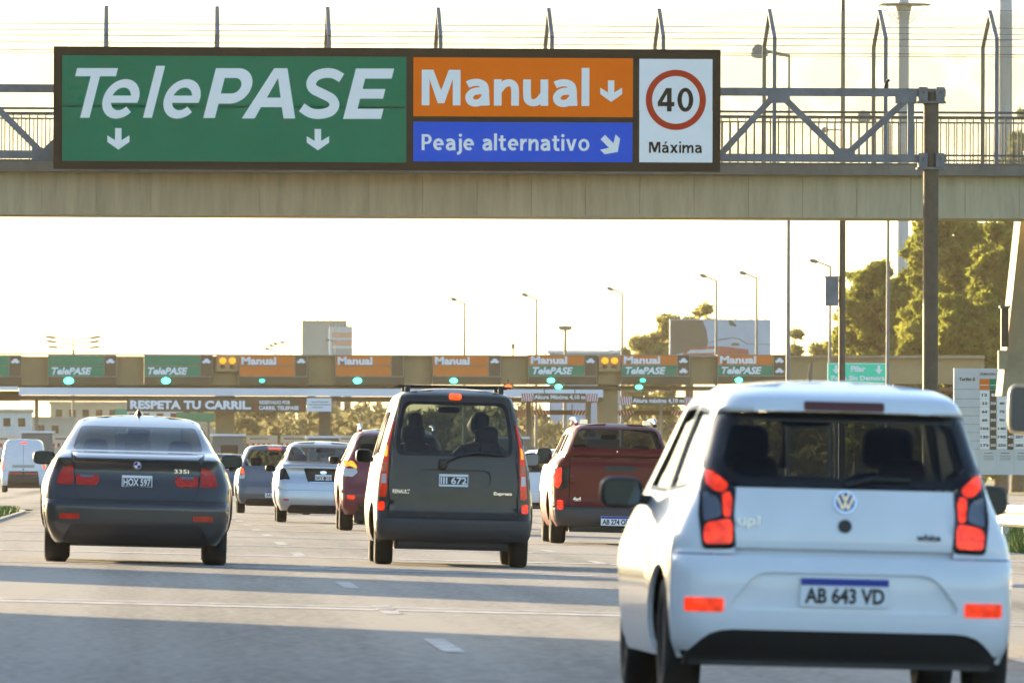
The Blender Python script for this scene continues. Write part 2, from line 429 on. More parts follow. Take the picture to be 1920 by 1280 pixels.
# ------------------------------------------------------------------ grass
mat('grass_blade', (.10, .16, .025), .8, var=.5, scale=2)
def grass(name, n, fx, label, hh=(.06, .2), seed=1, wd=.02):
    rs = np.random.RandomState(seed); mb = MB()
    for i in range(n):
        x, y = fx(rs); z = ground(x, y) - .03; h = rs.uniform(*hh); a = rs.uniform(0, math.pi); dx, dy = math.cos(a) * wd, math.sin(a) * wd
        lx, ly = rs.normal(0, h * .3, 2)
        mb.add([(x - dx, y - dy, z), (x + dx, y + dy, z), (x + lx, y + ly, z + h)], [(0, 1, 2)])
    return tag(mb.build(name, 'grass_blade'), label, 'grass', kind='stuff')
def kerb_nose():
    mb = MB(); n = 14
    L = [(-2.46, y) for y in (100, 130, 160, 190, 215)] + [(-2.46 - 1.2 * (1 - math.cos(t)), 215 + 17 * math.sin(t)) for t in np.linspace(0, math.pi/2, n)[1:]]
    for (xa, ya), (xb, yb) in zip(L[:-1], L[1:]):
        mb.bar((xa, ya, ground(xa, ya) - .02), (xb, yb, ground(xb, yb) - .02), .10, .14)
    o = mb.build('kerb', 'concrete_light'); o['kind'] = 'structure'
mat('concrete_light', (.36, .34, .30), .85, var=.2, scale=2)
kerb_nose()
grass('median_grass', 16000, lambda r: ((lambda y: (-2.52 - r.uniform(0, 1) ** 1.6 * 3.2 - (max(0, y - 215) * .07), y))(r.uniform(120, 232))), 'short green grass on the median at the left edge', (.07, .20), 2, .03)
grass('verge_grass', 26000, lambda r: (11.9 + r.uniform(0, 1) ** 1.5 * 7, r.uniform(110, 245)), 'green grass verge along the guard rail', (.06, .34), 3, .03)

# ------------------------------------------------------------------ added wall, unseen off the left edge, to shade the road
def added_shade_wall(y0, y1, h, label, x=-8.6):
    root = empty('added_concrete_shade_wall', (x, y0, ground(x, y0)), label=label, cat='wall', group='added shade walls left of the road')
    n = int((y1 - y0) / 3); st = (y1 - y0) / n
    for k in range(n): MB().box((0, k * st + .02, -.1), (.18, (k + 1) * st - .02, h)).build('panel', 'concrete_light', root)
    for k in range(n + 1): MB().box((-.06, k * st - .1, -.1), (.24, k * st + .1, h + .1)).build('post', 'concrete_light', root)
# ------------------------------------------------------------------ footbridge
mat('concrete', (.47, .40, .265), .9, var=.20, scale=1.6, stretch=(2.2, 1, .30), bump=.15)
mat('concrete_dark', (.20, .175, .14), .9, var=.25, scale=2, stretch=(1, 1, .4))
mat('galv', (.15, .16, .175), .55, .2, var=.25, scale=3)
mat('steel_brown', (.095, .068, .042), .6, .1, var=.25, scale=4)
mat('rail_dark', (.13, .12, .10), .6, .2)
YB, YBF = 203.0, 206.3
cb = P(900, 365, YB)
bridge = empty('footbridge', (cb.x, YB, 0), label='concrete footbridge with mesh screens spanning the motorway', cat='bridge')
def B(px, py, Y=YB): v = P(px, py, Y); return (v.x - cb.x, v.y - YB, v.z)
BL, BR = -560, 2480
zb = P(900, 405.5, YB).z; zt = P(900, 326, YB).z; zs = P(900, 303, YB).z
x0, x1 = B(BL, 0)[0], B(BR, 0)[0]
MB().box((x0, .05, zb + .02), (x1, YBF - YB, zt)).build('girder', 'concrete', bridge)
# cast segments of the girder's face, joints recessed
xa = B(-22, 0)[0]; st = 1.035; k = -5
while xa + k * st < x1 - 1:
    a = xa + k * st
    ov = .0 if k % 3 else .004
    MB().box((a + .003, -.012 - ov, zb), (a + st - .003, .06, zt - .002)).build('girder_segment', 'concrete', bridge); k += 1
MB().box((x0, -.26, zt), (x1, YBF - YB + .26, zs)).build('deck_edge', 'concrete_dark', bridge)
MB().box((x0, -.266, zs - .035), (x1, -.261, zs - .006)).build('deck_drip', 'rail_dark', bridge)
# railing: two top rails, a bottom rail and bars
rz1, rz2, rz3 = P(1500, 209.5, YB).z, P(1500, 218, YB).z, P(1500, 290, YB).z
xg0, xg1 = B(-20, 0)[0], B(1955, 0)[0]
for yy, nm in ((-.06, 'handrail'), (YBF - YB + .02, 'handrail')):
    for rz, r in ((rz1, .022), (rz2, .018), (rz3, .018)):
        MB().tube([(x0, yy, rz), (x1, yy, rz)], r, 6).build(nm, 'rail_dark', bridge)
bar = MB().tube([(0, 0, zs), (0, 0, rz2)], .012, 6).build('railing_bar', 'rail_dark', bridge)
first = True; n = 0
for yy, stp, o in ((-.06, .155, 0), (YBF - YB + .02, .155, .05)):
    x = xg0 + o
    while x < xg1:
        px = (x + cb.x) * F / (YB + yy) + VX
        if not (130 < px < 1340):
            b = bar if first else bar.copy()
            if not first: COL.objects.link(b)
            first = False; b.location = (x, yy, 0); b.parent = bridge; n += 1
        x += stp
# arched screen posts and mesh
mesh_m = bpy.data.materials.new('wire_mesh'); mesh_m.use_nodes = True; MATS['wire_mesh'] = mesh_m
nn = mesh_m.node_tree; nn.nodes.clear()
o_ = nn.nodes.new('ShaderNodeOutputMaterial'); tr = nn.nodes.new('ShaderNodeBsdfTransparent'); df = nn.nodes.new('ShaderNodeBsdfDiffuse'); df.inputs[0].default_value = (.42, .36, .24, 1)
tc = nn.nodes.new('ShaderNodeTexCoord'); mx = nn.nodes.new('ShaderNodeMixShader')
def wave(rot, scale, th):
    mp = nn.nodes.new('ShaderNodeMapping'); mp.inputs['Rotation'].default_value = rot; mp.inputs['Scale'].default_value = (scale,) * 3
    sx = nn.nodes.new('ShaderNodeSeparateXYZ'); nn.links.new(tc.outputs['Object'], mp.inputs[0]); nn.links.new(mp.outputs[0], sx.inputs[0])
    fr = nn.nodes.new('ShaderNodeMath'); fr.operation = 'FRACT'; nn.links.new(sx.outputs[0], fr.inputs[0])
    lt = nn.nodes.new('ShaderNodeMath'); lt.operation = 'LESS_THAN'; lt.inputs[1].default_value = th; nn.links.new(fr.outputs[0], lt.inputs[0]); return lt.outputs[0]
wa, wb_ = wave((0, .785, 0), 52, .17), wave((0, -.785, 0), 52, .17)
ad = nn.nodes.new('ShaderNodeMath'); ad.operation = 'MAXIMUM'; nn.links.new(wa, ad.inputs[0]); nn.links.new(wb_, ad.inputs[1])
nn.links.new(ad.outputs[0], mx.inputs[0]); nn.links.new(tr.outputs[0], mx.inputs[1]); nn.links.new(df.outputs[0], mx.inputs[2]); nn.links.new(mx.outputs[0], o_.inputs[0])
pitch = 209.1 * YB / F
zk, ztop = P(900, 70, YB).z, P(900, 18, YB + 1.6).z
xp0 = B(199, 0)[0]
Wd = YBF - YB
prof = [(-.06, zs), (-.06, zk), (Wd * .42, ztop), (Wd * .58, ztop), (Wd + .02, zk), (Wd + .02, zs)]
for k in range(-2, 10):
    x = xp0 + k * pitch; mb = MB()
    near = MB(); near.bar((x, prof[0][0], prof[0][1]), (x, prof[1][0], prof[1][1]), .075, .075); near.bar((x, prof[1][0], prof[1][1]), (x, Wd / 2, ztop + .01), .075, .075)
    near.build('screen_post', 'galv', bridge)
    far = MB(); far.bar((x, prof[5][0], prof[5][1]), (x, prof[4][0], prof[4][1]), .075, .075); far.bar((x, prof[4][0], prof[4][1]), (x, Wd / 2, ztop - .03), .075, .075)
    far.build('screen_post', 'rail_dark', bridge)
mb = MB()
for (ya, za), (yb, zb2) in zip(prof[:-1], prof[1:]):
    if (ya, za) == prof[2]: continue
    o = len(mb.v); mb.add([(x0, ya, za), (x1, ya, za), (x1, yb, zb2), (x0, yb, zb2)], [(0, 1, 2, 3)])
mb.build('wire_mesh_screen', 'wire_mesh', bridge)
for yv, zv in ((-.07, zk), (Wd + .03, zk), (Wd * .5, ztop + .03), (Wd * .2, zk + (ztop - zk) * .42), (-.075, zk - .28), (Wd + .035, zk - .2), (Wd * .82, zk + (ztop - zk) * .36)):
    MB().tube([(x0, yv, zv), (x1, yv, zv)], .007, 5).build('tension_wire', 'rail_dark', bridge)

# ------------------------------------------------------------------ sign gantry: truss, column
YG = 199.0
cg = P(1750, 740, YG)
gz = ground(cg.x, YG)
gantry = empty('sign_gantry', (cg.x, YG, gz), label='galvanised truss gantry carrying the big lane sign, on a tall brown column', cat='gantry')
def G(px, py, Y=YG): v = P(px, py, Y); return Vector((v.x - cg.x, v.y - YG, v.z - gz))
zc1 = G(1500, 172).z; zc2 = G(1500, 296).z
xe = G(1776, 0).x; xs_ = G(-620, 0).x
MB().box((xs_, -.1, zc1 - .075), (xe, .1, zc1 + .075)).build('top_chord', 'galv', gantry)
MB().box((xs_, -.1, zc2 - .07), (xe, .1, zc2 + .07)).build('bottom_chord', 'galv', gantry)
dz = [(1353, 288, 1450, 182), (1470, 182, 1578, 288), (1590, 288, 1702, 186), (-20, 188, 80, 288), (80, 288, 190, 188), (-130, 288, -20, 188)]
for a, b, c, d in dz:
    p, q = G(a, b), G(c, d); p.y = q.y = 0
    MB().bar(p, q, .12, .1).build('diagonal', 'galv', gantry)
for gx, gy in ((1460, 180), (1584, 289), (1700, 181), (80, 289)):
    q = G(gx, gy); MB().box((q.x - .2, -.125, q.z - .13), (q.x + .2, -.104, q.z + .11)).build('gusset_plate', 'galv', gantry)
p = G(1710, 178); MB().box((p.x - .06, -.06, zc2), (p.x + .06, .06, zc1)).build('upright', 'galv', gantry)
px_ = G(1749, 0).x
MB().tube([(px_, .02, -.2), (px_, .02, G(0, 165).z)], .145, 16).build('column', 'steel_brown', gantry)
for zc in (zc1, zc2):
    MB().box((px_ - .24, -.22, zc - .16), (px_ - .08, .22, zc + .1)).box((px_ + .08, -.22, zc - .16), (px_ + .24, .22, zc + .1)).box((px_ - .27, -.2, zc - .2), (px_ + .27, .26, zc - .162)).build('bracket', 'galv', gantry)
    for dx in (-.16, .16):
        MB().tube([(px_ + dx, -.25, zc), (px_ + dx, -.2, zc)], .035, 6).build('bolt', 'rail_dark', gantry)
MB().box((px_ - .3, -.3, -.15), (px_ + .3, .34, .12)).build('base_plate', 'galv', gantry)

# ------------------------------------------------------------------ the big sign
YS = 198.4
mat('sign_border', (.030, .020, .012), .6, var=.12, scale=2, spec=.15)
mat('sign_green', (.0, .185, .095), .55, var=.07, scale=.9, spec=.04)
mat('sign_orange', (.95, .17, .001), .55, var=.05, scale=.9, spec=.04)
mat('sign_blue', (.0, .10, .68), .55, var=.04, scale=.9, spec=.04)
mat('sign_white', (.86, .85, .84), .45, var=.03, scale=1)
mat('sign_red', (.50, .035, .008), .5, spec=.1)
mat('sign_dark', (.018, .015, .012), .5, spec=.1)
cs = P(726, 205, YS)
sign = empty('lane_sign', (cs.x, YS, cs.z), label='big overhead lane sign reading TelePASE, Manual and Peaje alternativo', cat='sign')
def S(px, py): v = P(px, py, YS); return (v.x - cs.x, v.z - cs.z)
def SR(x0, y0, x1, y1): a, b = S(x0, y1), S(x1, y0); return rect(a[0], a[1], b[0], b[1])
def SP(pts): return [S(*p) for p in pts]
sheet('frame', SR(100, 92.5, 1352.5, 316.5), [], flat(0), 'sign_border', sign, 0, .28, 5)
MB().box((S(100,0)[0] + .01, .27, S(0, 315)[1]), (S(1352,0)[0] - .01, .29, S(0, 94)[1])).build('back_plate', 'galv', sign)
for nm, r, m in (('green_panel', SR(116.5, 107, 762, 200.36), 'sign_green'), ('green_panel', SR(116.5, 200.5, 762, 302), 'sign_green'), ('orange_panel', SR(774.8, 109, 1187.5, 218), 'sign_orange'),
                 ('blue_panel', SR(774.8, 230, 1186.5, 302.5), 'sign_blue')):
    sheet(nm, r, [], flat(0), m, sign, .012, .012, 5)
sheet('white_panel', SR(1199, 110.5, 1337, 207.3), [], flat(0), 'sign_white', sign, .012, .012, 5)
sheet('white_panel', SR(1199, 208, 1337, 304), [], flat(0), 'sign_white', sign, .012, .012, 5)
# TelePASE, drawn letter by letter; u,v are glyph coordinates, slanted
SH = .255
def gz_(u, v, sl=True):
    uu = u + ((608 - v) * SH if sl else 0)
    return S(uu / 2.743, v / 2.743)
def stroke(path, wdt, sl):
    pts = [Vector(p) for p in path]; L = []; R = []
    for i, p in enumerate(pts):
        d = (pts[min(i+1, len(pts)-1)] - pts[max(i-1, 0)]).normalized(); nrm = Vector((-d.y, d.x)) * wdt / 2
        L.append(p + nrm); R.append(p - nrm)
    return [gz_(q.x, q.y, sl) for q in L + R[::-1]]
def spl(pts, n=5):
    fx = []; P_ = [pts[0]] + pts + [pts[-1]]
    for i in range(1, len(P_) - 2):
        p0, p1, p2, p3 = (Vector(q) for q in P_[i-1:i+3])
        for k in range(n):
            t = k / n; fx.append(.5 * ((2*p1) + (p2-p0)*t + (2*p0-5*p1+4*p2-p3)*t*t + (3*p1-p0-3*p2+p3)*t**3))
    fx.append(Vector(pts[-1])); return [tuple(q) for q in fx]
def poly(pts, sl=True): return [gz_(u, v, sl) for u, v in pts]
def letter(polys, holes=[]): sheet('letter', polys, holes, flat(0), 'sign_white', sign, .018, .006, 5, smooth=False)
letter([poly([(332, 352), (542, 352), (542, 394), (460, 394), (460, 607), (412, 607), (412, 394), (332, 394)])])
def e_(cx):
    arc = [(cx + 71 * math.cos(a), 510 - 80 * math.sin(a)) for a in np.linspace(0, math.radians(318), 40)]
    # outer radius is wider at the sides
    arc = [(cx + (p[0] - cx), p[1]) for p in arc]
    letter([stroke(arc, 43, True), poly([(cx - 80, 493), (cx + 92, 493), (cx + 92, 512), (cx + 90, 530), (cx - 80, 530)])])
e_(597); e_(911)
letter([poly([(735, 340), (781, 340), (781, 607), (735, 607)])])
Po = [(1045, 352)] + [(1162 + 91 * math.cos(a), 443 - 91 * math.sin(a)) for a in np.linspace(math.pi / 2, -math.pi / 2, 24)] + [(1105, 534), (1105, 608), (1045, 608)]
Ph = [(1103, 402)] + [(1158 + 40 * math.cos(a), 442 - 40 * math.sin(a)) for a in np.linspace(math.pi / 2, -math.pi / 2, 16)] + [(1103, 482)]
letter([poly(Po)], [poly(Ph)])
letter([poly([(1410, 352), (1478, 352), (1518, 610), (1458, 610), (1449, 552), (1342, 552), (1309, 610), (1243, 610)], False)], [poly([(1372, 503), (1443, 503), (1430, 402)], False)])
letter([stroke(spl([(1757, 402), (1716, 380), (1668, 377), (1622, 394), (1600, 428), (1612, 459), (1660, 484), (1704, 508), (1720, 540), (1700, 572), (1650, 587), (1598, 582), (1551, 553)]), 50, False)])
letter([poly([(1765, 353), (1962, 353), (1962, 405), (1826, 405), (1826, 458), (1944, 458), (1944, 508), (1826, 508), (1826, 560), (1960, 560), (1960, 612), (1765, 612)])])
def arrow(cx, y0, y1, wd, name='arrow'):
    k = (y1 - y0) / 110.; kx = wd / 114.
    pts = [(-17, 0), (16, 0), (16, 62), (57, 37), (57, 70), (0, 110), (-57, 70), (-57, 37), (-17, 62)]
    sheet(name, [SP([(cx + u * kx, y0 + v * k) for u, v in pts])], [], flat(0), 'sign_white', sign, .018, .006, 5, smooth=False)
arrow(222, 240.5, 281, 41.5); arrow(596, 242, 282, 42); arrow(1146.5, 150.5, 191, 41)
a45 = [(-17, 0), (16, 0), (16, 62), (57, 37), (57, 70), (0, 110), (-57, 70), (-57, 37), (-17, 62)]
c45 = math.cos(math.radians(-45)); pts = []
for u, v in a45:
    u *= .36; v = (v - 58) * .36; pts.append((1145.5 + (u + v) * .707, 271.5 + (v - u) * .707))
sheet('arrow', [SP(pts)], [], flat(0), 'sign_white', sign, .018, .006, 5, smooth=False)
def stext(s, x0, y0, x1, y1, m, bold, **k): a, b = S(x0, y1), S(x1, y0); text('lettering', s, (a[0], a[1], b[0], b[1]), -.012, m, sign, bold, **k)
def slet(s, x0, x1, yb, ycap, m, t): a, b = S(x0, yb), S(x1, ycap); stencil(s, a[0], b[0], a[1], b[1] - a[1], -.012, m, sign, t)
slet('Manual', 790.5, 1105.5, 197.5, 132, 'sign_white', .20)
slet('Peaje alternativo', 790.5, 1105.5, 281.5, 253, 'sign_white', .185)
slet('40', 1234, 1301, 208.5, 165, 'sign_dark', .19)
slet('Máxima', 1217.5, 1317, 286.3, 266, 'sign_dark', .165)
c = S(1268, 187); R1 = 56.5 * YS / F; R2 = 44.8 * YS / F
sheet('speed_ring', circ(*c, R1, 64), [circ(*c, R2, 64)], flat(0), 'sign_red', sign, .0175, .005, 5, smooth=False)
# bird on the truss
bl = P(1664, 158, YG)
bird = empty('bird', (bl.x, YG - .02, bl.z), label='small dark bird perched on the gantry beam', cat='bird')
mb = MB(); mb.ell((0, 0, -.02), (.045, .045, .09), 1, 10, 8); mb.ell((.035, 0, .075), (.03, .03, .035), 1, 10, 8)
mb.tube([(.06, 0, .08), (.085, 0, .075)], [.01, .002], 6); mb.tube([(-.02, 0, -.09), (-.075, 0, -.16)], [.025, .012], 6)
mb.build('body', 'ink_black', bird)
MB().tube([(.0, 0, -.09), (.0, 0, -.13)], .006, 5).build('leg', 'ink_black', bird)
# ------------------------------------------------------------------ toll plaza, 600 m away
YT = 600.0
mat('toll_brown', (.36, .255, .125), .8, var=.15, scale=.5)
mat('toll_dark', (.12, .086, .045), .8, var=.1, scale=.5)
mat('fascia', (.72, .75, .80), .5, var=.06, scale=.3)
mat('t_orange', (.70, .17, .008), .6, var=.06, scale=1)
mat('t_green', (.003, .22, .11), .6, var=.06, scale=1)
mat('t_teal', (.0, .30, .20), .5)
mat('pillar_grey', (.16, .165, .16), .8, var=.15)
mat('stripe_red', (.42, .05, .04), .6)
mat('go_lamp', (.1, .6, .5), .3, emit=(.06, 1.0, .68), es=1.7)
mat('go_lamp_dim', (.05, .4, .3), .3, emit=(.03, .55, .33), es=1.2)
mat('stop_lamp', (.6, .1, .02), .3, emit=(1, .12, .01), es=.7)
mat('amber_lamp', (.6, .3, .02), .3, emit=(1, .32, .0), es=.42)
sT = YT / F
def TP(px, py, Y=YT): return P(px, py, Y)
gT = ground(5, YT)
ctr = TP(700, 700)
can = empty('toll_canopy', (ctr.x, YT, gT), label='long brown toll plaza canopy across the motorway', cat='toll plaza')
def T(px, py, Y=YT): v = P(px, py, Y); return Vector((v.x - ctr.x, v.y - YT, v.z - gT))
def tbox(px0, py0, px1, py1, d0, d1, name, m, parent=None, par_off=None, Y=YT):
    """box seen at these pixels at depth Y+d0..Y+d1"""
    pm = (px0 + px1) / 2
    a = P(px0, (py0 + py1) / 2, Y); b = P(px1, (py0 + py1) / 2, Y); zt_ = P(pm, py0, Y).z; zb_ = P(pm, py1, Y).z
    o = par_off if par_off is not None else (Vector((ctr.x, YT, gT)) if parent is can else Vector((0, 0, 0)))
    return MB().box((a.x - o.x, Y + d0 - o.y, zb_ - o.z), (b.x - o.x, Y + d1 - o.y, zt_ - o.z)).build(name, m, parent)
# main band, in panels between the signs; slopes with the plaza
edges = [-420, -230, -45, 38, 90, 218, 270, 398, 444, 577, 628, 758, 810, 941, 990, 1121, 1164, 1295, 1345, 1473, 1560, 1660, 1760, 1850]
def ty(px): return (px - 700) * -.0012     # the band drops a little less than the camera's roll
for a, b in zip(edges[:-1], edges[1:]):
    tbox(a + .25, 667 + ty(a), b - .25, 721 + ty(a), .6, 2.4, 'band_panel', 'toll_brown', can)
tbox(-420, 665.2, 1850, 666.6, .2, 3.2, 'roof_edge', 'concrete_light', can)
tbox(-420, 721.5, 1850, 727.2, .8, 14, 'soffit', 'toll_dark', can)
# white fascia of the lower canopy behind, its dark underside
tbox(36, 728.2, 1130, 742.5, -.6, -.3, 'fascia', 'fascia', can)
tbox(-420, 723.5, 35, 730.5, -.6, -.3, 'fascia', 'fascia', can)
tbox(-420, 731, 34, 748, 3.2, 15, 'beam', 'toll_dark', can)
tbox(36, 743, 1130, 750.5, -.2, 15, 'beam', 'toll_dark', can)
# columns
for px, wd in ((-130, 36), (422, 36), (1142, 38), (1700, 38)):
    tbox(px - wd/2, 690, px + wd/2, 878, 1.4, 2.6, 'column', 'toll_brown', can)
for px, w2, m in ((67, 7, 'concrete_light'), (605, 9, 'concrete_light'), (615, 9, 'concrete_light'), (997, 9, 'pillar_grey'), (1004, 3, 'concrete_light'), (1110, 10, 'concrete_light'), (1248, 5, 'concrete_light')):
    tbox(px - w2/2, 743, px + w2/2, 878, 5, 5.4, 'post', m, can)
tbox(600, 770, 622, 835, 4.6, 4.9, 'column', 'pillar_grey', can)
for x0, x1 in ((1005, 1100), (1166, 1262), (1335, 1440)):
    tbox(x0, 728, x0 + 1, 733, .8, 1, 'hanger', 'concrete_light', can); tbox(x0, 733, x1, 734.2, .8, 1, 'sign_edge', 'concrete_light', can); tbox(x1 - 1, 728, x1, 733, .8, 1, 'hanger', 'concrete_light', can)

grp = 'lane signs on the toll canopy'
def car_icon(root, x0, z0, x1, z1):
    w_, h_ = x1 - x0, z1 - z0
    pts = [(0, .2), (.12, .2), (.2, 0), (.34, .2), (.62, .2), (.72, 0), (.86, .2), (1, .25), (1, .5), (.85, .58), (.72, .95), (.35, 1), (.18, .6), (0, .5)]
    sheet('car_symbol', [[(x0 + u * w_, z0 + v * h_) for u, v in pts]], [], flat(-.02), 'ink_white', root, .01, .006, 9)
def lane_sign(px0, kind, label, lamp, iw=(), y_off=0):
    o = P(px0, 690, YT); root = empty('lane_sign_box', (o.x, YT, o.z), label=label, cat='lane sign', group=grp)
    def bx(a, y0, b, y1, d0, d1, nm, m):
        y0 += y_off; y1 += y_off
        return tbox(px0 + a, y0, px0 + b, y1, d0, d1, nm, m, root, o)
    def tx(s, a, y0, b, y1, bold, m='ink_white', shear=0):
        A, Bv = P(px0 + a, y1 + y_off, YT), P(px0 + b, y0 + y_off, YT)
        text('lettering', s, (A.x - o.x, A.z - o.z, Bv.x - o.x, Bv.z - o.z), -.03, m, root, bold, shear, .012)
    bx(0, 664.5, 128.5, 720, .02, .58, 'box', 'toll_dark')
    for a, y0, b, y1 in ((0, 664.5, 128.5, 665.5), (0, 704, 128.5, 705.2), (0, 684, 105, 684.9), (127.5, 666, 128.5, 704), (105, 666, 106, 704), (0, 666, .9, 720)):
        bx(a, y0, b, y1, -.04, .02, 'trim', 'concrete_light')
    if kind == 'g':
        bx(1.2, 666, 104.6, 683.6, -.02, .02, 'green_panel', 't_green'); bx(1.2, 685.2, 104.6, 703.6, -.02, .02, 'green_panel', 't_green')
        tx('TelePASE', 7, 687.5, 82, 701, .04, shear=.25)
    elif kind == 'o':
        bx(1.2, 666, 104.6, 683.6, -.02, .02, 'orange_panel', 't_orange'); bx(1.2, 685.2, 104.6, 703.6, -.02, .02, 'orange_panel', 't_orange')
        tx('Manual', 5, 668, 70, 682.5, .04)
    else:
        bx(1.2, 666, 104.6, 683.6, -.02, .02, 'orange_panel', 't_orange'); bx(1.2, 685.2, 104.6, 703.6, -.02, .02, 'green_panel', 't_green')
        tx('Manual', 5, 667.5, 73, 681.5, .04); tx('TelePASE', 8, 687.5, 84, 701, .04, shear=.25)
    for k in iw:
        A, Bv = P(px0 + 109, (681, 700)[k] + y_off, YT), P(px0 + 125, (671, 690)[k] + y_off, YT)
        car_icon(root, A.x - o.x, A.z - o.z, Bv.x - o.x, Bv.z - o.z)
    if lamp:
        c_ = P(px0 + lamp[0], 712.5 + y_off, YT); r = lamp[1] * sT
        mb = MB(); mb.ell((c_.x - o.x, -.05, c_.z - o.z), (r * 1.3, .1, r * .9), 1, 16, 8); mb.build('traffic_light', lamp[2], root)
        MB().tube([(c_.x - o.x, -.0, c_.z - o.z), (c_.x - o.x, .05, c_.z - o.z)], r * 1.5, 16).build('lamp_housing', 'plastic_black', root)
lane_sign(-88, 'g', 'green TelePASE lane sign cut by the left edge of the photo', None, (0,), 1)
lane_sign(90, 'g', 'green TelePASE lane sign second from left on the canopy', (39, 7.2, 'go_lamp'), (0,), 1)
lane_sign(270, 'g', 'green TelePASE lane sign just left of the first pair of amber lamps', (41, 6.6, 'go_lamp'), (0,), 1)
lane_sign(447.5, 'o', 'orange Manual lane sign just right of the first pair of amber lamps', (43.5, 4.2, 'go_lamp_dim'), (0,), 1)
lane_sign(628, 'o', 'orange Manual lane sign below the square grey billboard', (42, 6.3, 'go_lamp'), (), 1)
lane_sign(810.5, 'o', 'orange Manual lane sign above the dark van', (40, 5.6, 'go_lamp'), (0,), 1)
lane_sign(990.5, 'm', 'orange and green lane sign just left of the second pair of amber lamps', (42.5, 5.4, 'go_lamp'), (0,), .5)
lane_sign(1165, 'm', 'orange and green lane sign just right of the second pair of amber lamps', (40.5, 4.2, 'go_lamp_dim'), (0, 1), .3)
lane_sign(1345.5, 'm', 'orange and green lane sign above the roof of the white hatchback', (40.5, 5.4, 'go_lamp'), (0, 1), 0)
def amber(px, label):
    o = P(px, 676, YT); root = empty('warning_lamp_pair', (o.x, YT, o.z), label=label, cat='warning lights', group='amber lamp pairs on the canopy')
    for d in (-9, 9):
        c_ = P(px + d, 676, YT); r = 7.0 * sT
        MB().ell((c_.x - o.x, -.02, 0), (r * .95, .12, r * .85), 1, 14, 8).build('amber_lamp', 'amber_lamp', root)
        MB().ell((c_.x - o.x, .0, -.33), (r * .7, .1, r * .5), 1, 14, 8).build('dim_lamp', 'toll_dark', root)
    MB().box((-.62, .05, -.6), (.62, .5, .32)).build('housing', 'toll_brown', root)
amber(426.5, 'pair of amber warning lamps left of the first orange lane sign')
amber(1143.5, 'pair of amber warning lamps above the dark red pickup')
# small lane lamps below the canopy on the right
for px, py, m, lb in ((1047.5, 724.5, 'go_lamp', 'small green lane lamp under the canopy above the left height limit bar'), (1198.5, 725.5, 'go_lamp', 'small green lane lamp under the canopy above the right height limit bar'), (953, 724.5, 'stop_lamp', 'small red lane lamp above the right corner of the dark van')):
    o = P(px, py, YT - .6); root = empty('lane_lamp', o, label=lb, cat='lane lamp', group='small lane lamps')
    MB().ell((0, 0, 0), (.2, .1, .13), 1, 14, 8).build('lens', m, root); MB().box((-.26, .08, -.17), (.26, .3, .17)).build('housing', 'toll_dark', root)
    MB().tube([(0, .2, .1), (0, .6, .4)], .05, 6).build('bracket', 'toll_dark', root)
# height limit bars
def hbar(px0, px1, py0, py1, Y, label, txt=None, strp=22):
    o = P(px0, py1, Y); s_ = Y / F; root = empty('height_limit_bar', o, label=label, cat='height bar', group='height limit bars under the canopy')
    wd, h_ = (px1 - px0) * s_, (py1 - py0) * s_
    MB().box((0, 0, 0), (wd, .12, h_)).build('board', 'toll_dark', root)
    for x0 in (0, wd - strp * s_):
        MB().box((x0, -.012, .005), (x0 + strp * s_, 0, h_ - .005)).build('white_end', 'ink_white', root)
        n = 5; st = strp * s_ / n; sg = 1 if x0 == 0 else -1
        for k in range(n):
            a = x0 + k * st; sl = st * .9
            lo, hi = (a + sl * .5, a - sl * .1) if sg > 0 else (a - sl * .1, a + sl * .5)
            lo2, hi2 = max(x0, min(lo, x0 + strp * s_ - st * .55)), max(x0, min(hi, x0 + strp * s_ - st * .55))
            sheet('red_stripe', [[(lo2, .006), (lo2 + st * .55, .006), (hi2 + st * .55, h_ - .006), (hi2, h_ - .006)]], [], flat(-.012), 'stripe_red', root, .006, 0, 9)
    if txt: text('lettering', txt, (strp * s_ + .05, h_ * .18, wd - strp * s_ - .05, h_ * .82), 0, 'ink_white', root, .03, ext=.01)
    MB().bar((wd * .3, .06, h_), (wd * .3, .06, h_ + .35), .05).bar((wd * .7, .06, h_), (wd * .7, .06, h_ + .35), .05).build('hanger', 'toll_dark', root)
hbar(978, 1121, 737, 752, YT - 3, 'height bar reading Altura Máxima 4,10 m above the dark red pickup', 'Altura Máxima 4,10 m')
hbar(1163, 1306, 743.5, 759, YT - 3, 'height bar reading Altura máxima 4,10 m beside the white hatchback roof', 'Altura máxima 4,10 m')
hbar(1000, 1104, 768.5, 777.5, YT + 12, 'thin striped height bar seen below the left Altura bar', None, 30)
hbar(1158, 1290, 769.5, 778, YT + 12, 'thin striped height bar seen below the right Altura bar', None, 30)
hbar(940, 985, 768, 782, YT + 12, 'short striped height bar beside the right edge of the dark van', None, 16)
# banner
o = P(238, 771, YT - 1.0); s_ = (YT - 1.0) / F
ban = empty('lane_banner', o, label='brown banner reading RESPETA TU CARRIL under the canopy', cat='banner')
MB().box((0, 0, 0), (336 * s_, .12, 25.5 * s_)).build('board', 'toll_dark', ban)
text('lettering', 'RESPETA TU CARRIL.', (6 * s_, 4.5 * s_, 233 * s_, 21 * s_), 0, 'ink_white', ban, .05, ext=.012, spacing=1.03)
text('lettering', 'RESERVADO POR', (248 * s_, 14.5 * s_, 306 * s_, 21.5 * s_), 0, 'ink_white', ban, .03, ext=.012)
text('lettering', 'CARRIL TELEPASE', (247 * s_, 4 * s_, 322 * s_, 11.5 * s_), 0, 'ink_white', ban, .04, ext=.012)
for a in (238, 324): MB().box((a * s_, -.01, .01), (a * s_ + .2, 0, 25 * s_)).build('orange_bar', mat('rust', (.22, .06, .02), .6), ban)
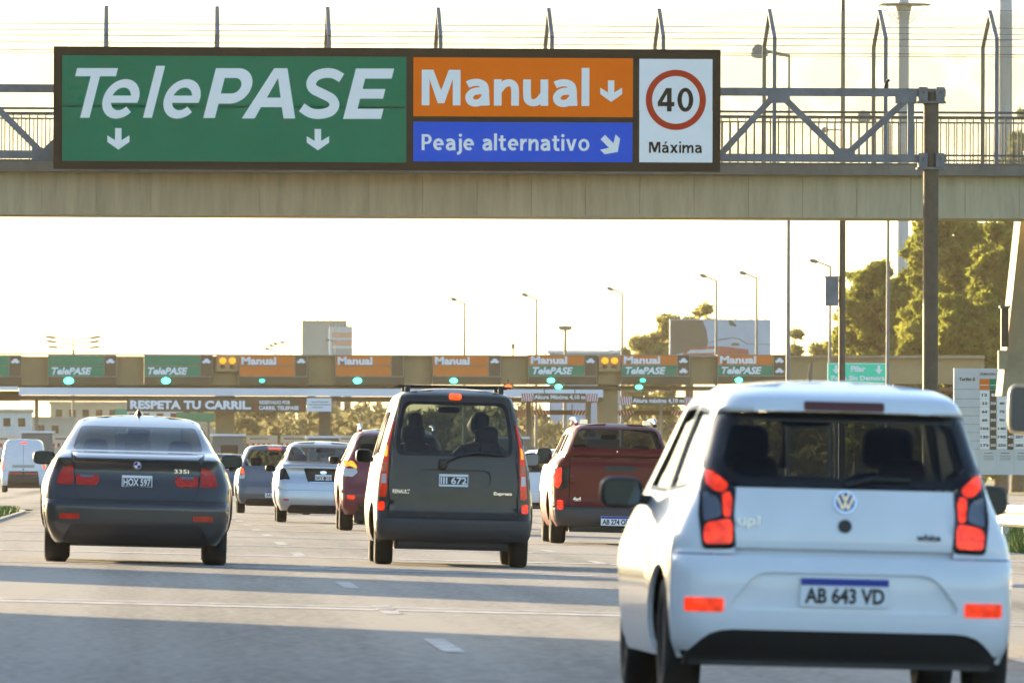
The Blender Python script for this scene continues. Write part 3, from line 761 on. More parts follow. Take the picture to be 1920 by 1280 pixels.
o = P(575, 771, YT - 1.2); wb2 = empty('white_notice', o, label='white notice board at the right end of the brown banner', cat='notice board')
MB().box((0, 0, 0), (46 * s_, .1, 25 * s_)).build('board', 'fascia', wb2)
for k, (a, b) in enumerate(((8, 40), (4, 44), (10, 30))): MB().box((a * s_, -.008, (17 - 5 * k) * s_), (b * s_, 0, (18.4 - 5 * k) * s_)).build('print_line', 'pillar_grey', wb2)

# booths and concrete islands with pillars in front
rb = random.Random(5)
def island(px, i, label):
    Yi = YT - 12; c_ = P(px, 850, Yi); g = ground(c_.x, Yi)
    root = empty('toll_island', (c_.x, Yi, g), label=label, cat='toll island', group='toll islands under the canopy')
    MB().box((-.9, 0, 0), (.9, 26, .35)).build('kerb_base', 'concrete_light', root)
    for d in (-.72, .72):
        MB().box((d - .24, .2, .3), (d + .24, .7, 2.55)).build('pillar', 'pillar_grey', root)
    MB().box((-.5, .3, .3), (.5, .6, 1.9)).build('crash_block', 'concrete_light', root)
    b = MB().box((-.85, 9, .35), (.85, 13, 3.0)).build('booth', 'pillar_grey', root)
    MB().box((-.7, 8.98, 1.5), (.7, 8.995, 2.5)).build('booth_window', 'lamp_dark', b)
    MB().box((-1.0, 8.8, 3.002), (1.0, 13.2, 3.12)).build('booth_roof', 'fascia', b)
names = ['behind the tall white van', 'left of the dark sedan roof', 'between the dark sedan and the grey hatchback', 'above the silver sedan', 'hidden behind the dark van', 'between the dark van and the pickup', 'above the pickup roof', 'beside the white hatchback']
for i, px in enumerate((66, 250, 430, 612, 790, 970, 1142, 1320)):
    island(px, i, 'grey concrete toll island with pillars ' + names[i])
# barrier boards between the islands (blue-white panels with red stripes)
def board(px0, px1, label):
    Yb = YT + 6; a = P(px0, 838, Yb); b = P(px1, 816, Yb)
    root = empty('lane_barrier_board', (a.x, Yb, ground(a.x, Yb)), label=label, cat='barrier board', group='barrier boards between toll lanes')
    wd = b.x - a.x; z0 = a.z - root.location.z; z1 = b.z - root.location.z
    MB().box((0, 0, z0 + .25), (wd, .08, z1)).build('white_panel', 'fascia', root)
    MB().box((0, 0, z0 - .02), (wd, .08, z0 + .24)).build('stripe_panel', 'ink_white', root)
    n = int(wd / .3)
    for k in range(n):
        MB().box((k * .3, -.008, z0), (k * .3 + .15, 0, z0 + .22)).build('red_stripe', 'stripe_red', root)
    MB().box((wd * .1, -.006, z0 + .45), (wd * .7, 0, z0 + .52)).build('print_line', 'pillar_grey', root)
    for u in (.05, .95): MB().box((wd * u - .05, .09, 0), (wd * u + .05, .18, z1)).build('leg', 'pillar_grey', root)
board(-30, 34, 'blue white barrier board with red stripes left of the white van'); board(98, 150, 'striped barrier board between the white van and the dark sedan')
board(462, 520, 'striped barrier board above the grey hatchback roof'); board(526, 588, 'striped barrier board between grey hatchback and silver sedan'); board(632, 700, 'striped barrier board above the dark red car')
# green signs beyond the plaza
def small_sign(px0, py0, px1, py1, Y, m, label, name='road_sign'):
    a, b = P(px0, py1, Y), P(px1, py0, Y); root = empty(name, (a.x, Y, a.z), label=label, cat='sign')
    MB().box((0, 0, 0), (b.x - a.x, .1, b.z - a.z)).build('panel', m, root)
    for u in (.15, .85):
        x = (b.x - a.x) * u; MB().box((x - .08, .101, ground(a.x, Y) - a.z), (x + .08, .25, b.z - a.z)).build('post', 'pillar_grey', root)
    return root, b.x - a.x, b.z - a.z
small_sign(330, 773, 402, 790, 760, 't_green', 'distant green road sign seen under the RESPETA banner')
small_sign(215, 766, 238, 778, 800, 't_teal', 'distant teal sign left of the RESPETA banner')
r_, w_, h_ = small_sign(1553, 680.5, 1668, 719.5, 420, mat('pilar_green', (.01, .72, .42), .5), 'bright green road sign reading Pilar and Peaje Sin Demora', 'direction_sign')
for a in ((.01, .02, .99, .05), (.01, .95, .99, .98)): MB().box((a[0]*w_, -.01, a[1]*h_), (a[2]*w_, 0, a[3]*h_)).build('border', 'ink_white', r_)
for a in (.005, .985): MB().box((a*w_, -.01, .055*h_), ((a+.012)*w_, 0, .945*h_)).build('border', 'ink_white', r_)
text('lettering', 'Pilar', (.38*w_, .58*h_, .62*w_, .86*h_), 0, 'ink_white', r_, .04, ext=.014)
text('lettering', 'Peaje Sin Demora', (.06*w_, .10*h_, .94*w_, .40*h_), 0, 'ink_white', r_, .04, ext=.014)
for cx in (.14, .84):
    sheet('arrow', [[((cx+u)*w_, v*h_) for u, v in ((-.02,.88),(.02,.88),(.02,.68),(.06,.68),(0,.48),(-.06,.68),(-.02,.68))]], [], flat(0), 'ink_white', r_, .014, .01, 9)

# ------------------------------------------------------------------ billboards
mat('bb_grey', (.36, .37, .34), .7, var=.08, scale=.3); mat('bb_blue', (.42, .50, .62), .6, var=.2, scale=.15); mat('bb_dark', (.16, .13, .10), .7, var=.2, scale=.3)
mat('bb_red', (.40, .10, .07), .6, var=.3, scale=.5); mat('bb_peach', (.62, .36, .26), .6, var=.1); mat('bb_pale', (.55, .6, .62), .6, var=.1)
def billboard(px0, py0, px1, py1, Y, label, m):
    a, b = P(px0, py1, Y), P(px1, py0, Y); g = ground(a.x, Y); root = empty('billboard', ((a.x + b.x) / 2, Y, g), label=label, cat='billboard')
    wd, z0, z1 = b.x - a.x, a.z - g, b.z - g
    MB().box((-wd/2, 0, z0), (wd/2, .5, z1)).build('panel', m, root)
    for u in (-.3, .3): MB().tube([(wd * u, .9, 0), (wd * u, .9, z1 - .5)], .35, 12).build('pole', 'steel_brown', root)
    MB().box((-wd/2, -.5, z0 - .35), (wd/2, .6, z0 - .05)).build('catwalk', 'steel_brown', root)
    for u in np.linspace(-.45, .45, 7): MB().bar((wd*u, -.02, z1), (wd*u, -1.2, z1 + .25), .06).build('lamp_arm', 'steel_brown', root)
    def art(x0, y0, x1, y1, d, m2, nm='print'):
        A, Bv = P(x0, y1, Y), P(x1, y0, Y); ox = root.location.x
        return MB().box((A.x - ox, -d, A.z - g), (Bv.x - ox, -d + .004, Bv.z - g)).build(nm, m2, root)
    return root, art, Y, g
r1, art, Y1, g1 = billboard(566, 601, 650, 668, 1000, 'square grey billboard rising behind the toll canopy', 'bb_grey')
r1b, art2, _, _ = billboard(617, 612, 660.5, 668, 985, 'small peach and white billboard in front of the square grey one', 'bb_pale')
for y0, y1, m in ((623, 633, 'bb_peach'), (637, 648, 'bb_peach'), (653, 666, 'bb_grey')): art2(622, y0, 660, y1, .01, m)
r2, art, Y2, g2 = billboard(1256, 599, 1446, 668, 860, 'wide billboard with a red car picture behind the lane signs', 'bb_blue')
def art_poly(pts, m, d, name='print'):
    pl = [((lambda v: (v.x - r2.location.x, v.z - g2))(P(1240 + u / 8, 580 + v_ / 8, Y2))) for u, v_ in pts]
    sheet(name, [pl], [], flat(0), m, r2, d, .004, 9, smooth=False)
art_poly([(145, 160), (620, 160), (680, 300), (710, 480), (690, 560), (300, 660), (145, 690)], 'bb_dark', .01)
art_poly([(310, 690), (400, 600), (520, 570), (820, 550), (1010, 560), (1310, 600), (1320, 690)], 'bb_red', .016)
art_poly([(380, 660), (440, 605), (640, 600), (820, 590), (820, 650), (640, 655)], 'bb_pale', .022)
art_poly([(1015, 165), (1060, 165), (1130, 230), (1130, 262), (1030, 235)], 'bb_dark', .012)
art_poly([(720, 492), (900, 440), (1080, 420), (1180, 435), (1300, 512), (1640, 518), (1640, 526), (1290, 522), (1170, 448), (1080, 432), (900, 462), (720, 500)], 'pillar_grey', .012)
art_poly([(1040, 540), (1080, 500), (1150, 500), (1190, 530), (1150, 545)], 'bb_dark', .013)
# flat roofed building seen over the canopy
a = P(1030, 668, 900); b = P(1162, 657, 900)
bl_ = empty('flat_roof_building', ((a.x + b.x) / 2, 900, ground(a.x, 900)), label='low pale blue building roof seen above the canopy behind the pickup', cat='building')
MB().box((a.x - bl_.location.x, 0, 0), (b.x - bl_.location.x, 10, b.z - bl_.location.z - .25)).build('wall', 'bb_blue', bl_)
MB().box((a.x - bl_.location.x - .2, -.3, b.z - bl_.location.z - .24), (b.x - bl_.location.x + .2, 10.3, b.z - bl_.location.z)).build('roof', 'fascia', bl_)
c_ = P(1150, 655, 899); MB().box((c_.x - bl_.location.x - .2, 2, b.z - bl_.location.z), (c_.x - bl_.location.x + .2, 2.4, P(0, 651, 900).z - bl_.location.z)).build('chimney', 'pillar_grey', bl_)

# ------------------------------------------------------------------ lamp posts and masts
mat('post_grey', (.22, .21, .19), .6, .2, var=.15); mat('lamp_head', (.20, .20, .19), .5)
def lamp_post(px, top, Y, arm, label, r=.09, hr=.5, rise=.32, both=False, cat='lamp post', head=1.0, group='street lamps'):
    t = P(px, top, Y); g = ground(t.x, Y); h = t.z - g
    root = empty('street_lamp', (t.x, Y, g), label=label, cat=cat, group=group)
    MB().tube([(0, 0, -.1), (0, 0, h * hr), (0, 0, h)], [r * 1.25, r, r * .62], 10).build('pole', 'post_grey', root)
    for sg in ((-1, 1) if both else (-1,)):
        MB().tube([(0, 0, h - .05), (sg * arm * .5, 0, h + rise * .55), (sg * arm * .62, 0, h + rise * .65)], .045, 6).build('arm', 'post_grey', root)
        mb = MB(); c0 = Vector((sg * arm * .58, 0, h + rise * .62)); c1 = Vector((sg * arm, 0, h + rise))
        mb.tube([c0, c0.lerp(c1, .2), c0.lerp(c1, .75), c1], [.05, .11 * head, .12 * head, .04], 8); mb.build('lamp_head', 'lamp_head', root)
    return root
for px, top, arm, lb in ((871, 568, .95, 'leftmost of the single arm street lamps behind the canopy'), (1006, 560, 1.0, 'second single arm street lamp from the left behind the canopy'), (1167, 549, 1.0, 'single arm street lamp left of the wide billboard'),
                         (1344, 525, 1.0, 'street lamp standing before the left half of the wide billboard'), (1420, 520, 1.05, 'street lamp standing before the right half of the wide billboard'), (1558, 498, 1.15, 'street lamp behind the grey box on the dark pole')):
    Y = 10.6 * F / (VY - top); lamp_post(px, top, Y, arm, lb)
for i, (px, top, lb) in enumerate(((137, 638, 'nearest double arm street lamp at far left'), (137, 646, 'middle double arm street lamp at far left'), (139, 656, 'farthest double arm street lamp at far left'))):
    Y = 10.6 * F / (VY - top); lamp_post(px, top, Y, 53 * Y / F * (1 - .03 * i), lb, both=True, rise=.35, group='double arm lamps')
for px, top, lb in ((516, 657, 'lowest of the tiny far street lamps left of the grey billboard'), (524, 651, 'second lowest tiny far street lamp left of the grey billboard'), (532, 647.5, 'second highest tiny far street lamp left of the grey billboard'), (545, 645, 'highest tiny far street lamp left of the grey billboard'), (629, 640, 'tiny street lamp in front of the grey billboard')):
    Y = 10.6 * F / (VY - top); lamp_post(px, top, min(Y, 975), 20 * min(Y, 975) / F, lb, r=.05, rise=.2, group='far street lamps')
# tall posts just behind the footbridge
def big_lamp(px, top, Y, arm_px, label, r=.1):
    root = lamp_post(px, top, Y, arm_px * Y / F, label, r=r, rise=.12, head=1.5, hr=.45)
    h = P(px, top, Y).z - ground(P(px, top, Y).x, Y); a = arm_px * Y / F
    MB().ell((-a * .8, 0, h + .0), (a * .24, .16, .13), 1, 14, 8).build('lamp_glass', 'lamp_clear', root)
big_lamp(1481, 101, 300, 70, 'street lamp whose head shows above the truss right of the 40 sign', .055)
big_lamp(1668, 222, 355, 58, 'street lamp whose head shows behind the footbridge railing', .06)
# dark pole with a box
def box_pole():
    Y = 260; t = P(1583, -60, Y); g = ground(t.x, Y); h = t.z - g; root = empty('utility_pole', (t.x, Y, g), label='tall dark pole with a grey box, crossing the footbridge', cat='pole')
    MB().tube([(0, 0, -.1), (0, 0, h * .55)], .082, 12).build('pole', 'steel_brown', root); MB().tube([(0, 0, h * .55), (0, 0, h)], [.07, .045], 12).build('upper_pole', 'steel_brown', root)
    a, b = P(1548, 573, Y), P(1573, 520, Y); MB().box((a.x - t.x, -.15, a.z - g), (b.x - t.x, .15, b.z - g)).build('box', 'galv', root)
    MB().box((a.x - t.x - .02, -.17, b.z - g), (b.x - t.x + .02, .17, b.z - g + .03)).build('box_lid', 'post_grey', root)
    for z in (a.z - g + .1, b.z - g - .1): MB().box((b.x - t.x - .02, -.04, z), (.09, .04, z + .04)).build('clamp', 'post_grey', root)
    c = P(1570, 243, Y); MB().bar((c.x - t.x - .2, 0, c.z - g), (0, 0, c.z - g), .03).build('bracket', 'post_grey', root); MB().ell((c.x - t.x - .28, 0, c.z - g), (.09, .07, .07)).build('camera', 'post_grey', root)
box_pole()
# high masts
mat('mast', (.42, .45, .48), .6, .1, var=.1)
def mast(px, wpx, top, Y, label, head=False):
    t = P(px, top, Y); g = ground(t.x, Y); h = t.z - g; root = empty('high_mast', (t.x, Y, g), label=label, cat='mast', group='tall pale masts')
    r = wpx / 2 * Y / F
    MB().tube([(0, 0, 0), (0, 0, h)], [r * 1.25, r], 20).build('shaft', 'mast', root)
    if head:
        zz = P(px, 6, Y).z - g
        MB().tube([(0, 0, zz - 1.2), (0, 0, zz - .15)], [r * 1.02, r * 1.6], 16).build('collar', 'mast', root)
        MB().tube([(0, 0, zz - .12), (0, 0, zz)], 52 * Y / F, 24).build('platform', 'post_grey', root)
        for s in (-1, 1):
            MB().tube([(s * 48 * Y / F, 0, zz - .1), (s * r, 0, zz - 1.5)], .03, 5).build('stay', 'post_grey', root); MB().tube([(s * 32 * Y / F, 0, zz - .1), (s * r, 0, zz - 1.2)], .03, 5).build('stay', 'post_grey', root)
mast(1697, 20, -120, 790, 'pale high mast with a platform at its top', True)
mast(1889, 25, -160, 740, 'thick pale high mast at the right edge')
def flood(px, top, Y):
    t = P(px, top, Y); g = ground(t.x, Y); h = t.z - g; root = empty('floodlight_mast', (t.x, Y, g), label='distant thin floodlight mast with a ring of lamps', cat='mast')
    MB().tube([(0, 0, 0), (0, 0, h)], [.2, .1], 8).build('shaft', 'post_grey', root); MB().tube([(0, 0, h - .4), (0, 0, h - .2)], .45, 12).build('ring', 'post_grey', root)
    for k in range(6): a = k * math.pi / 3; MB().box((.42 * math.cos(a) - .13, .42 * math.sin(a) - .1, h - .3), (.42 * math.cos(a) + .13, .42 * math.sin(a) + .1, h - .05)).build('floodlight', 'lamp_head', root)
flood(1060, 610, 880)
def thin(px, top, Y):
    t = P(px, top, Y); g = ground(t.x, Y); root = empty('thin_pole', (t.x, Y, g), label='short thin pole rising over the canopy above the dark van', cat='pole')
    MB().tube([(0, 0, 0), (0, 0, t.z - g)], .05, 8).build('pole', 'post_grey', root); MB().box((-.1, -.1, t.z - g - .3), (.1, .1, t.z - g)).build('cap', 'post_grey', root)
thin(962, 644, 650)

# ------------------------------------------------------------------ trees
def leaf_mat(name, c1, c2):
    m = bpy.data.materials.new(name); m.use_nodes = True; n = m.node_tree; n.nodes.clear(); MATS[name] = m
    o = n.nodes.new('ShaderNodeOutputMaterial'); d = n.nodes.new('ShaderNodeBsdfDiffuse'); t = n.nodes.new('ShaderNodeBsdfTranslucent'); x = n.nodes.new('ShaderNodeMixShader'); x.inputs[0].default_value = .6
    tc = n.nodes.new('ShaderNodeTexCoord'); z = n.nodes.new('ShaderNodeTexNoise'); z.inputs['Scale'].default_value = .8; z.inputs['Detail'].default_value = 5; r = n.nodes.new('ShaderNodeValToRGB'); r.color_ramp.elements[0].color = (*c1, 1); r.color_ramp.elements[1].color = (*c2, 1)
    r.color_ramp.elements[0].position = .35; r.color_ramp.elements[1].position = .65
    n.links.new(tc.outputs['Object'], z.inputs['Vector']); n.links.new(z.outputs[0], r.inputs[0]); n.links.new(r.outputs[0], d.inputs[0]); n.links.new(r.outputs[0], t.inputs[0]); n.links.new(d.outputs[0], x.inputs[1]); n.links.new(t.outputs[0], x.inputs[2]); n.links.new(x.outputs[0], o.inputs[0])
leaf_mat('leaf_olive', (.13, .16, .03), (.27, .275, .05)); leaf_mat('leaf_green', (.18, .19, .07), (.36, .34, .12)); leaf_mat('leaf_far', (.10, .10, .05), (.24, .225, .12))
mat('bark', (.10, .075, .05), .9, var=.3)
def leaves(cl, nper, size, seed, flatz=.6):
    rs = np.random.RandomState(seed); V = []; 
    for (c, r) in cl:
        n = int(nper * (.7 + .6 * rs.rand())); d = rs.normal(0, 1, (n, 3)); d /= np.linalg.norm(d, axis=1)[:, None]; rad = rs.uniform(.35, 1, n) ** .6
        p = np.array(c) + d * rad[:, None] * np.array((r, r, r * flatz))
        u = rs.normal(0, 1, (n, 3)); u /= np.linalg.norm(u, axis=1)[:, None]; w_ = np.cross(u, rs.normal(0, 1, (n, 3))); w_ /= np.linalg.norm(w_, axis=1)[:, None]
        sz = size * rs.uniform(.5, 1.3, n)[:, None]
        V.append(np.stack([p - u * sz, p + w_ * sz * .42, p + u * sz, p - w_ * sz * .42], 1).reshape(-1, 3))
    V = np.concatenate(V); nq = len(V) // 4; me = bpy.data.meshes.new('crown')
    me.vertices.add(len(V)); me.vertices.foreach_set('co', V.ravel()); me.loops.add(nq * 4); me.loops.foreach_set('vertex_index', np.arange(nq * 4)); me.polygons.add(nq); me.polygons.foreach_set('loop_start', np.arange(0, nq * 4, 4)); me.update(calc_edges=True)
    return me
def tree(pxc, top, Y, wpx, label, lm='leaf_olive', seed=1, ncl=60, nper=170, size=.42, low=.25, group='trees beyond the plaza', clr=.16, flatz=.6, name='tree', gap=1.0):
    t = P(pxc, top, Y); g = ground(t.x, Y); h = t.z - g; R = wpx / 2 * Y / F
    root = empty(name, (t.x, Y, g), label=label, cat='tree', group=group); rs = np.random.RandomState(seed); cl = []
    tr = MB(); tr.tube([(0, 0, -.2), (.1, 0, h * .3), (-.1, .1, h * .62), (0, 0, h * .9)], [.028 * h, .022 * h, .013 * h, .004 * h], 8)
    zc = h * (1 + low) / 2; rz = h * (1 - low) / 2
    for k in range(ncl):
        d = rs.normal(0, 1, 3); d /= np.linalg.norm(d); rad = rs.uniform(.3, 1) ** .5 * (.85 + .3 * rs.rand()) * gap
        c = np.array((d[0] * R * rad * .9, d[1] * R * rad * .9, zc + d[2] * rz * rad * .9)); r = R * clr * rs.uniform(.7, 1.5) + .35
        cl.append((c, r))
        if k % 3 == 0:
            z0 = min(h * .8, max(h * .2, c[2] - R * .6)); tr.tube([(0, 0, z0), (c[0] * .5, c[1] * .5, (z0 + c[2]) / 2 + .2), tuple(c)], [.009 * h, .006 * h, .003 * h], 5)
    tr.build('trunk', 'bark', root)
    me = leaves(cl, nper, size, seed + 50, flatz); me.materials.append(MATS[lm]); link('crown', me, root)
TK = dict(clr=.10, size=.30)
tree(1664, 468, 690, 205, 'bushy olive tree left of the tall brown gantry column', seed=3, ncl=240, nper=140, low=.12, **TK)
tree(1612, 512, 720, 120, 'looser tree behind the dark pole with the grey box', seed=13, ncl=90, nper=70, low=.1, size=.30, clr=.11)
tree(1800, 330, 660, 210, 'tall dense tree between the gantry column and the thick mast', seed=4, ncl=260, nper=140, low=.1, **TK)
tree(1880, 400, 640, 150, 'dense tree at the right edge behind the tariff board', seed=5, ncl=240, nper=150, low=.05, **TK)
tree(1708, 432, 700, 165, 'rounded olive tree in front of the mast with the platform', seed=23, ncl=220, nper=140, low=.1, **TK)
tree(1738, 560, 650, 120, 'lower bushy tree behind the gantry column', seed=6, ncl=130, nper=130, low=.05, **TK)
tree(1825, 520, 610, 170, 'wide low tree right of the gantry column above the tariff board', seed=16, ncl=180, nper=140, low=.0, **TK)
tree(1918, 190, 700, 85, 'tall thin tree whose sprigs show behind the railing at the right edge', seed=7, ncl=60, nper=80, low=.45, **TK)
tree(1290, 570, 950, 125, 'spreading tree above the wide billboard', 'leaf_green', seed=8, ncl=60, nper=90, low=.6, size=.4, clr=.12)
tree(1215, 606, 930, 115, 'tree left of the wide billboard', 'leaf_green', seed=9, ncl=75, nper=100, low=.2, size=.4, clr=.12)
tree(1172, 616, 940, 40, 'small tree beside the third street lamp', 'leaf_green', seed=19, ncl=22, nper=70, low=.3, size=.36, clr=.14)
tree(1490, 604, 880, 75, 'small tree between the wide billboard and the dark pole', 'leaf_green', seed=10, ncl=60, nper=90, low=.1, size=.38, clr=.12)
tree(1545, 640, 900, 120, 'low spreading tree under the far street lamp', 'leaf_green', seed=11, ncl=75, nper=100, low=0, size=.4, clr=.12)
# far wood seen under the canopy
def wood():
    rs = np.random.RandomState(21); cl = []
    for k in range(620):
        px = rs.uniform(425, 1980); Y = rs.uniform(860, 1050); top = rs.uniform(738, 808); v = P(px, top, Y); g = ground(v.x, Y)
        cl.append(((v.x, Y, g + (v.z - g) * rs.uniform(.2, .85)), rs.uniform(1.2, 2.6)))
    me = leaves(cl, 110, .6, 77); me.name = 'far_wood'; me.materials.append(MATS['leaf_far']); tag(link('far_wood', me), 'hazy yellow green wood seen under the toll canopy', 'wood', kind='stuff')
wood()
mat('wall_sand', (.42, .37, .28), .8, var=.2, scale=.2)
# low far buildings on the left under the canopy
for i, (a, b, t, Y, m, lb) in enumerate(((-60, 58, 772, 900, 'bb_pale', 'pale far building at the left edge under the canopy'), (60, 140, 786, 940, 'bb_grey', 'grey far low building behind the white van'), (95, 235, 757, 1000, 'wall_sand', 'sand coloured far building left of the RESPETA banner'), (232, 340, 764, 970, 'bb_pale', 'pale far building behind the dark sedan roof'), (335, 470, 759, 1010, 'wall_sand', 'sand coloured far building behind the distant green sign'))):
    va, vb = P(a, t, Y), P(b, t, Y); g = ground(va.x, Y); root = empty('far_building', ((va.x + vb.x) / 2, Y, g), label=lb, cat='building', group='far low buildings'); wd = vb.x - va.x; h = va.z - g
    MB().box((-wd/2, 0, 0), (wd/2, 12, h)).build('wall', m, root); MB().box((-wd/2 - .15, -.2, h), (wd/2 + .15, 12.2, h + .25)).build('roof', 'concrete_light', root)
    for k in range(int(wd / 1.3)): MB().box((-wd/2 + .5 + k * 1.25, -.02, h - 1.2), (-wd/2 + 1.1 + k * 1.25, -.004, h - .5)).build('window', 'lamp_dark', root)

# ------------------------------------------------------------------ tariff board, guard rail, leaning pier on the right
mat('board_grey', (.55, .58, .60), .6, var=.05); mat('cell_white', (.80, .81, .82), .5)
Yq = 225
qa = P(1789, 892, Yq); gq = ground(qa.x, Yq); tb = empty('tariff_board', (qa.x, Yq, gq), label='grey tariff board headed Tarifas $ with rows of prices', cat='notice board')
def Q(px, py): v = P(px, py, Yq); return v.x - qa.x, v.z - gq
def qb(x0, y0, x1, y1, d, nm, m, th=.01): a, b = Q(x0, y1), Q(x1, y0); return MB().box((a[0], -d, a[1]), (b[0], -d + th, b[1])).build(nm, m, tb)
qb(1790, 691, 1990, 890, .0, 'board', 'board_grey', .12)
for x in (1815, 1965): a, b = Q(x, 0)[0], Q(0, 700)[1]; MB().box((a - .05, .13, -.1), (a + .05, .23, b)).build('post', 'galv', tb)
zx = 815 / 140.
def q2(u, v): return 1780 + u / zx, 680 + v / zx
def qt(s, u0, v0, u1, v1, m='ink_black', bold=.02): a = Q(*q2(u0, v1)); b = Q(*q2(u1, v0)); text('lettering', s, (a[0], a[1], b[0], b[1]), -.012, m, tb, bold, ext=.006)
def qr(u0, v0, u1, v1, d, nm, m): a = q2(u0, v0); b = q2(u1, v1); return qb(a[0], a[1], b[0], b[1], d, nm, m)
qt('Tarifas $', 120, 160, 292, 200); qt('PROMOCIONAL', 355, 110, 520, 135); qt('PICO', 600, 110, 700, 135)
cols = [(345, 450, 'c'), (455, 527, 'd'), (535, 640, 'c'), (647, 715, 'd'), (725, 830, 'c'), (835, 905, 'd')]
for k, (u0, u1, t) in enumerate(cols):
    qr(u0 - 2, 175, u1 + 2, 295, .006, 'header_cell', 't_orange' if t == 'c' else 't_green')
    qr(u0 + 5, 240, u1 - 5, 247, .012, 'header_line', 'ink_white')
    if t == 'd': qr(u0, 300, u1, 950, .004, 'percent_column', 'toll_dark')
vals = [['12', '-', '15', '-', '18', '-'], ['33', '30', '40', '45', '44', '45'], ['64', '30', '75', '45', '80', '45'], ['60', '30', '90', '45', '95', '45'], ['103', '30', '140', '45', '150', '45'], ['130', '30', '195', '45', '207', '45'], ['173', '30', '250', '45', '285', '45']]
for i in range(7):
    v0 = 305 + i * 91.5
    qr(60, v0 + 88, 342, v0 + 91, .004, 'row_line', 'pillar_grey')
    for k, (u0, u1, t) in enumerate(cols):
        if t == 'c': qr(u0, v0, u1, v0 + 87, .006, 'price_cell', 'cell_white')
        s = vals[i][k]; cx = (u0 + u1) / 2; w2 = 26 * len(s) / 2 + 4
        qt(s, cx - w2, v0 + 32, cx + w2, v0 + 62, 'ink_black' if t == 'c' else 'ink_white', .03)
for u0, u1 in ((355, 527), (535, 715), (725, 905)):
    qr(u0 + 40, 982, u1 - 40, 990, .004, 'print_line', 'pillar_grey')
    for k in range(3): qr(u0 + 30, 1015 + 20 * k, u1 - 30, 1020 + 20 * k, .004, 'print_line', 'pillar_grey')
for u in (342, 530, 720): qr(u - 2, 75, u + 2, 1220, .003, 'rule', 'pillar_grey')
qr(60, 288, 342, 291, .004, 'rule', 'pillar_grey')

mat('rail_galv', (.50, .47, .42), .45, .5, var=.25, scale=4)
def rail():
    x = 12.35; root = empty('guard_rail', (x, 60, ground(x, 60)), label='galvanised steel guard rail along the right verge', cat='guard rail')
    prof = [(0, .0), (-.05, .04), (-.05, .1), (0, .145), (0, .165), (-.05, .21), (-.05, .27), (0, .31)]
    y = 0
    for k in range(34):
        L = 4.0; mb = MB(); n = len(prof); b0 = ground(x, 60 + y) - ground(x, 60); b1 = ground(x, 64 + y) - ground(x, 60)
        mb.add([(a, y, .31 + b + b0) for a, b in prof] + [(a, y + L + .06, .31 + b + b1) for a, b in prof], [(i, n + i, n + i + 1, i + 1) for i in range(n - 1)])
        mb.add([(a + .006, y, .31 + b + b0) for a, b in prof] + [(a + .006, y + L + .06, .31 + b + b1) for a, b in prof], [(i + 1, n + i + 1, n + i, i) for i in range(n - 1)])
        mb.build('rail_beam', 'rail_galv', root)
        MB().box((.06, y + 1.9, -.3 + b0), (.16, y + 2.1, .64 + b0)).box((.0, y + 1.92, .36 + b0), (.06, y + 2.08, .6 + b0)).build('post', 'rail_galv', root)
        y += L
rail()
mat('pier_conc', (.34, .29, .20), .85, var=.2, scale=1.2)
def stair():
    Y = 207; b = P(1900, 760, Y); g = ground(b.x, Y); root = empty('stair_wall', (b.x, Y, g), label='leaning concrete stair wall of the footbridge at the right edge', cat='stair')
    v = [P(1917, 411, Y), P(2030, 411, Y), P(2030, 742, Y), P(1881, 742, Y)]
    pl = [(q.x - b.x, q.z - g) for q in v]; mb = MB(); mb.add([(x, 0, z) for x, z in pl] + [(x, 1.6, z) for x, z in pl], [(3, 2, 1, 0), (4, 5, 6, 7), (0, 1, 5, 4), (1, 2, 6, 5), (2, 3, 7, 6), (3, 0, 4, 7)]); mb.build('wall', 'pier_conc', root); c9 = P(1995, 742, Y); MB().box((c9.x - b.x - .25, .3, -.2), (c9.x - b.x + .25, 1.1, c9.z - g - .002)).build('column', 'pier_conc', root)
    a, c = P(1880, 650, Y - .3), P(1894, 577, Y - .3); MB().box((a.x - b.x, -.3, a.z - g), (c.x - b.x, -.1, c.z - g)).build('cabinet', 'steel_brown', root)
    MB().box((a.x - b.x - .03, -.33, c.z - g), (c.x - b.x + .03, -.05, c.z - g + .04)).build('cabinet_roof', 'galv', root)
    a, c = P(1875, 692, Y - .1), P(1893, 657, Y - .1); MB().box((a.x - b.x, -.15, a.z - g), (c.x - b.x, .2, c.z - g)).build('bracket_block', 'pier_conc', root)
stair()
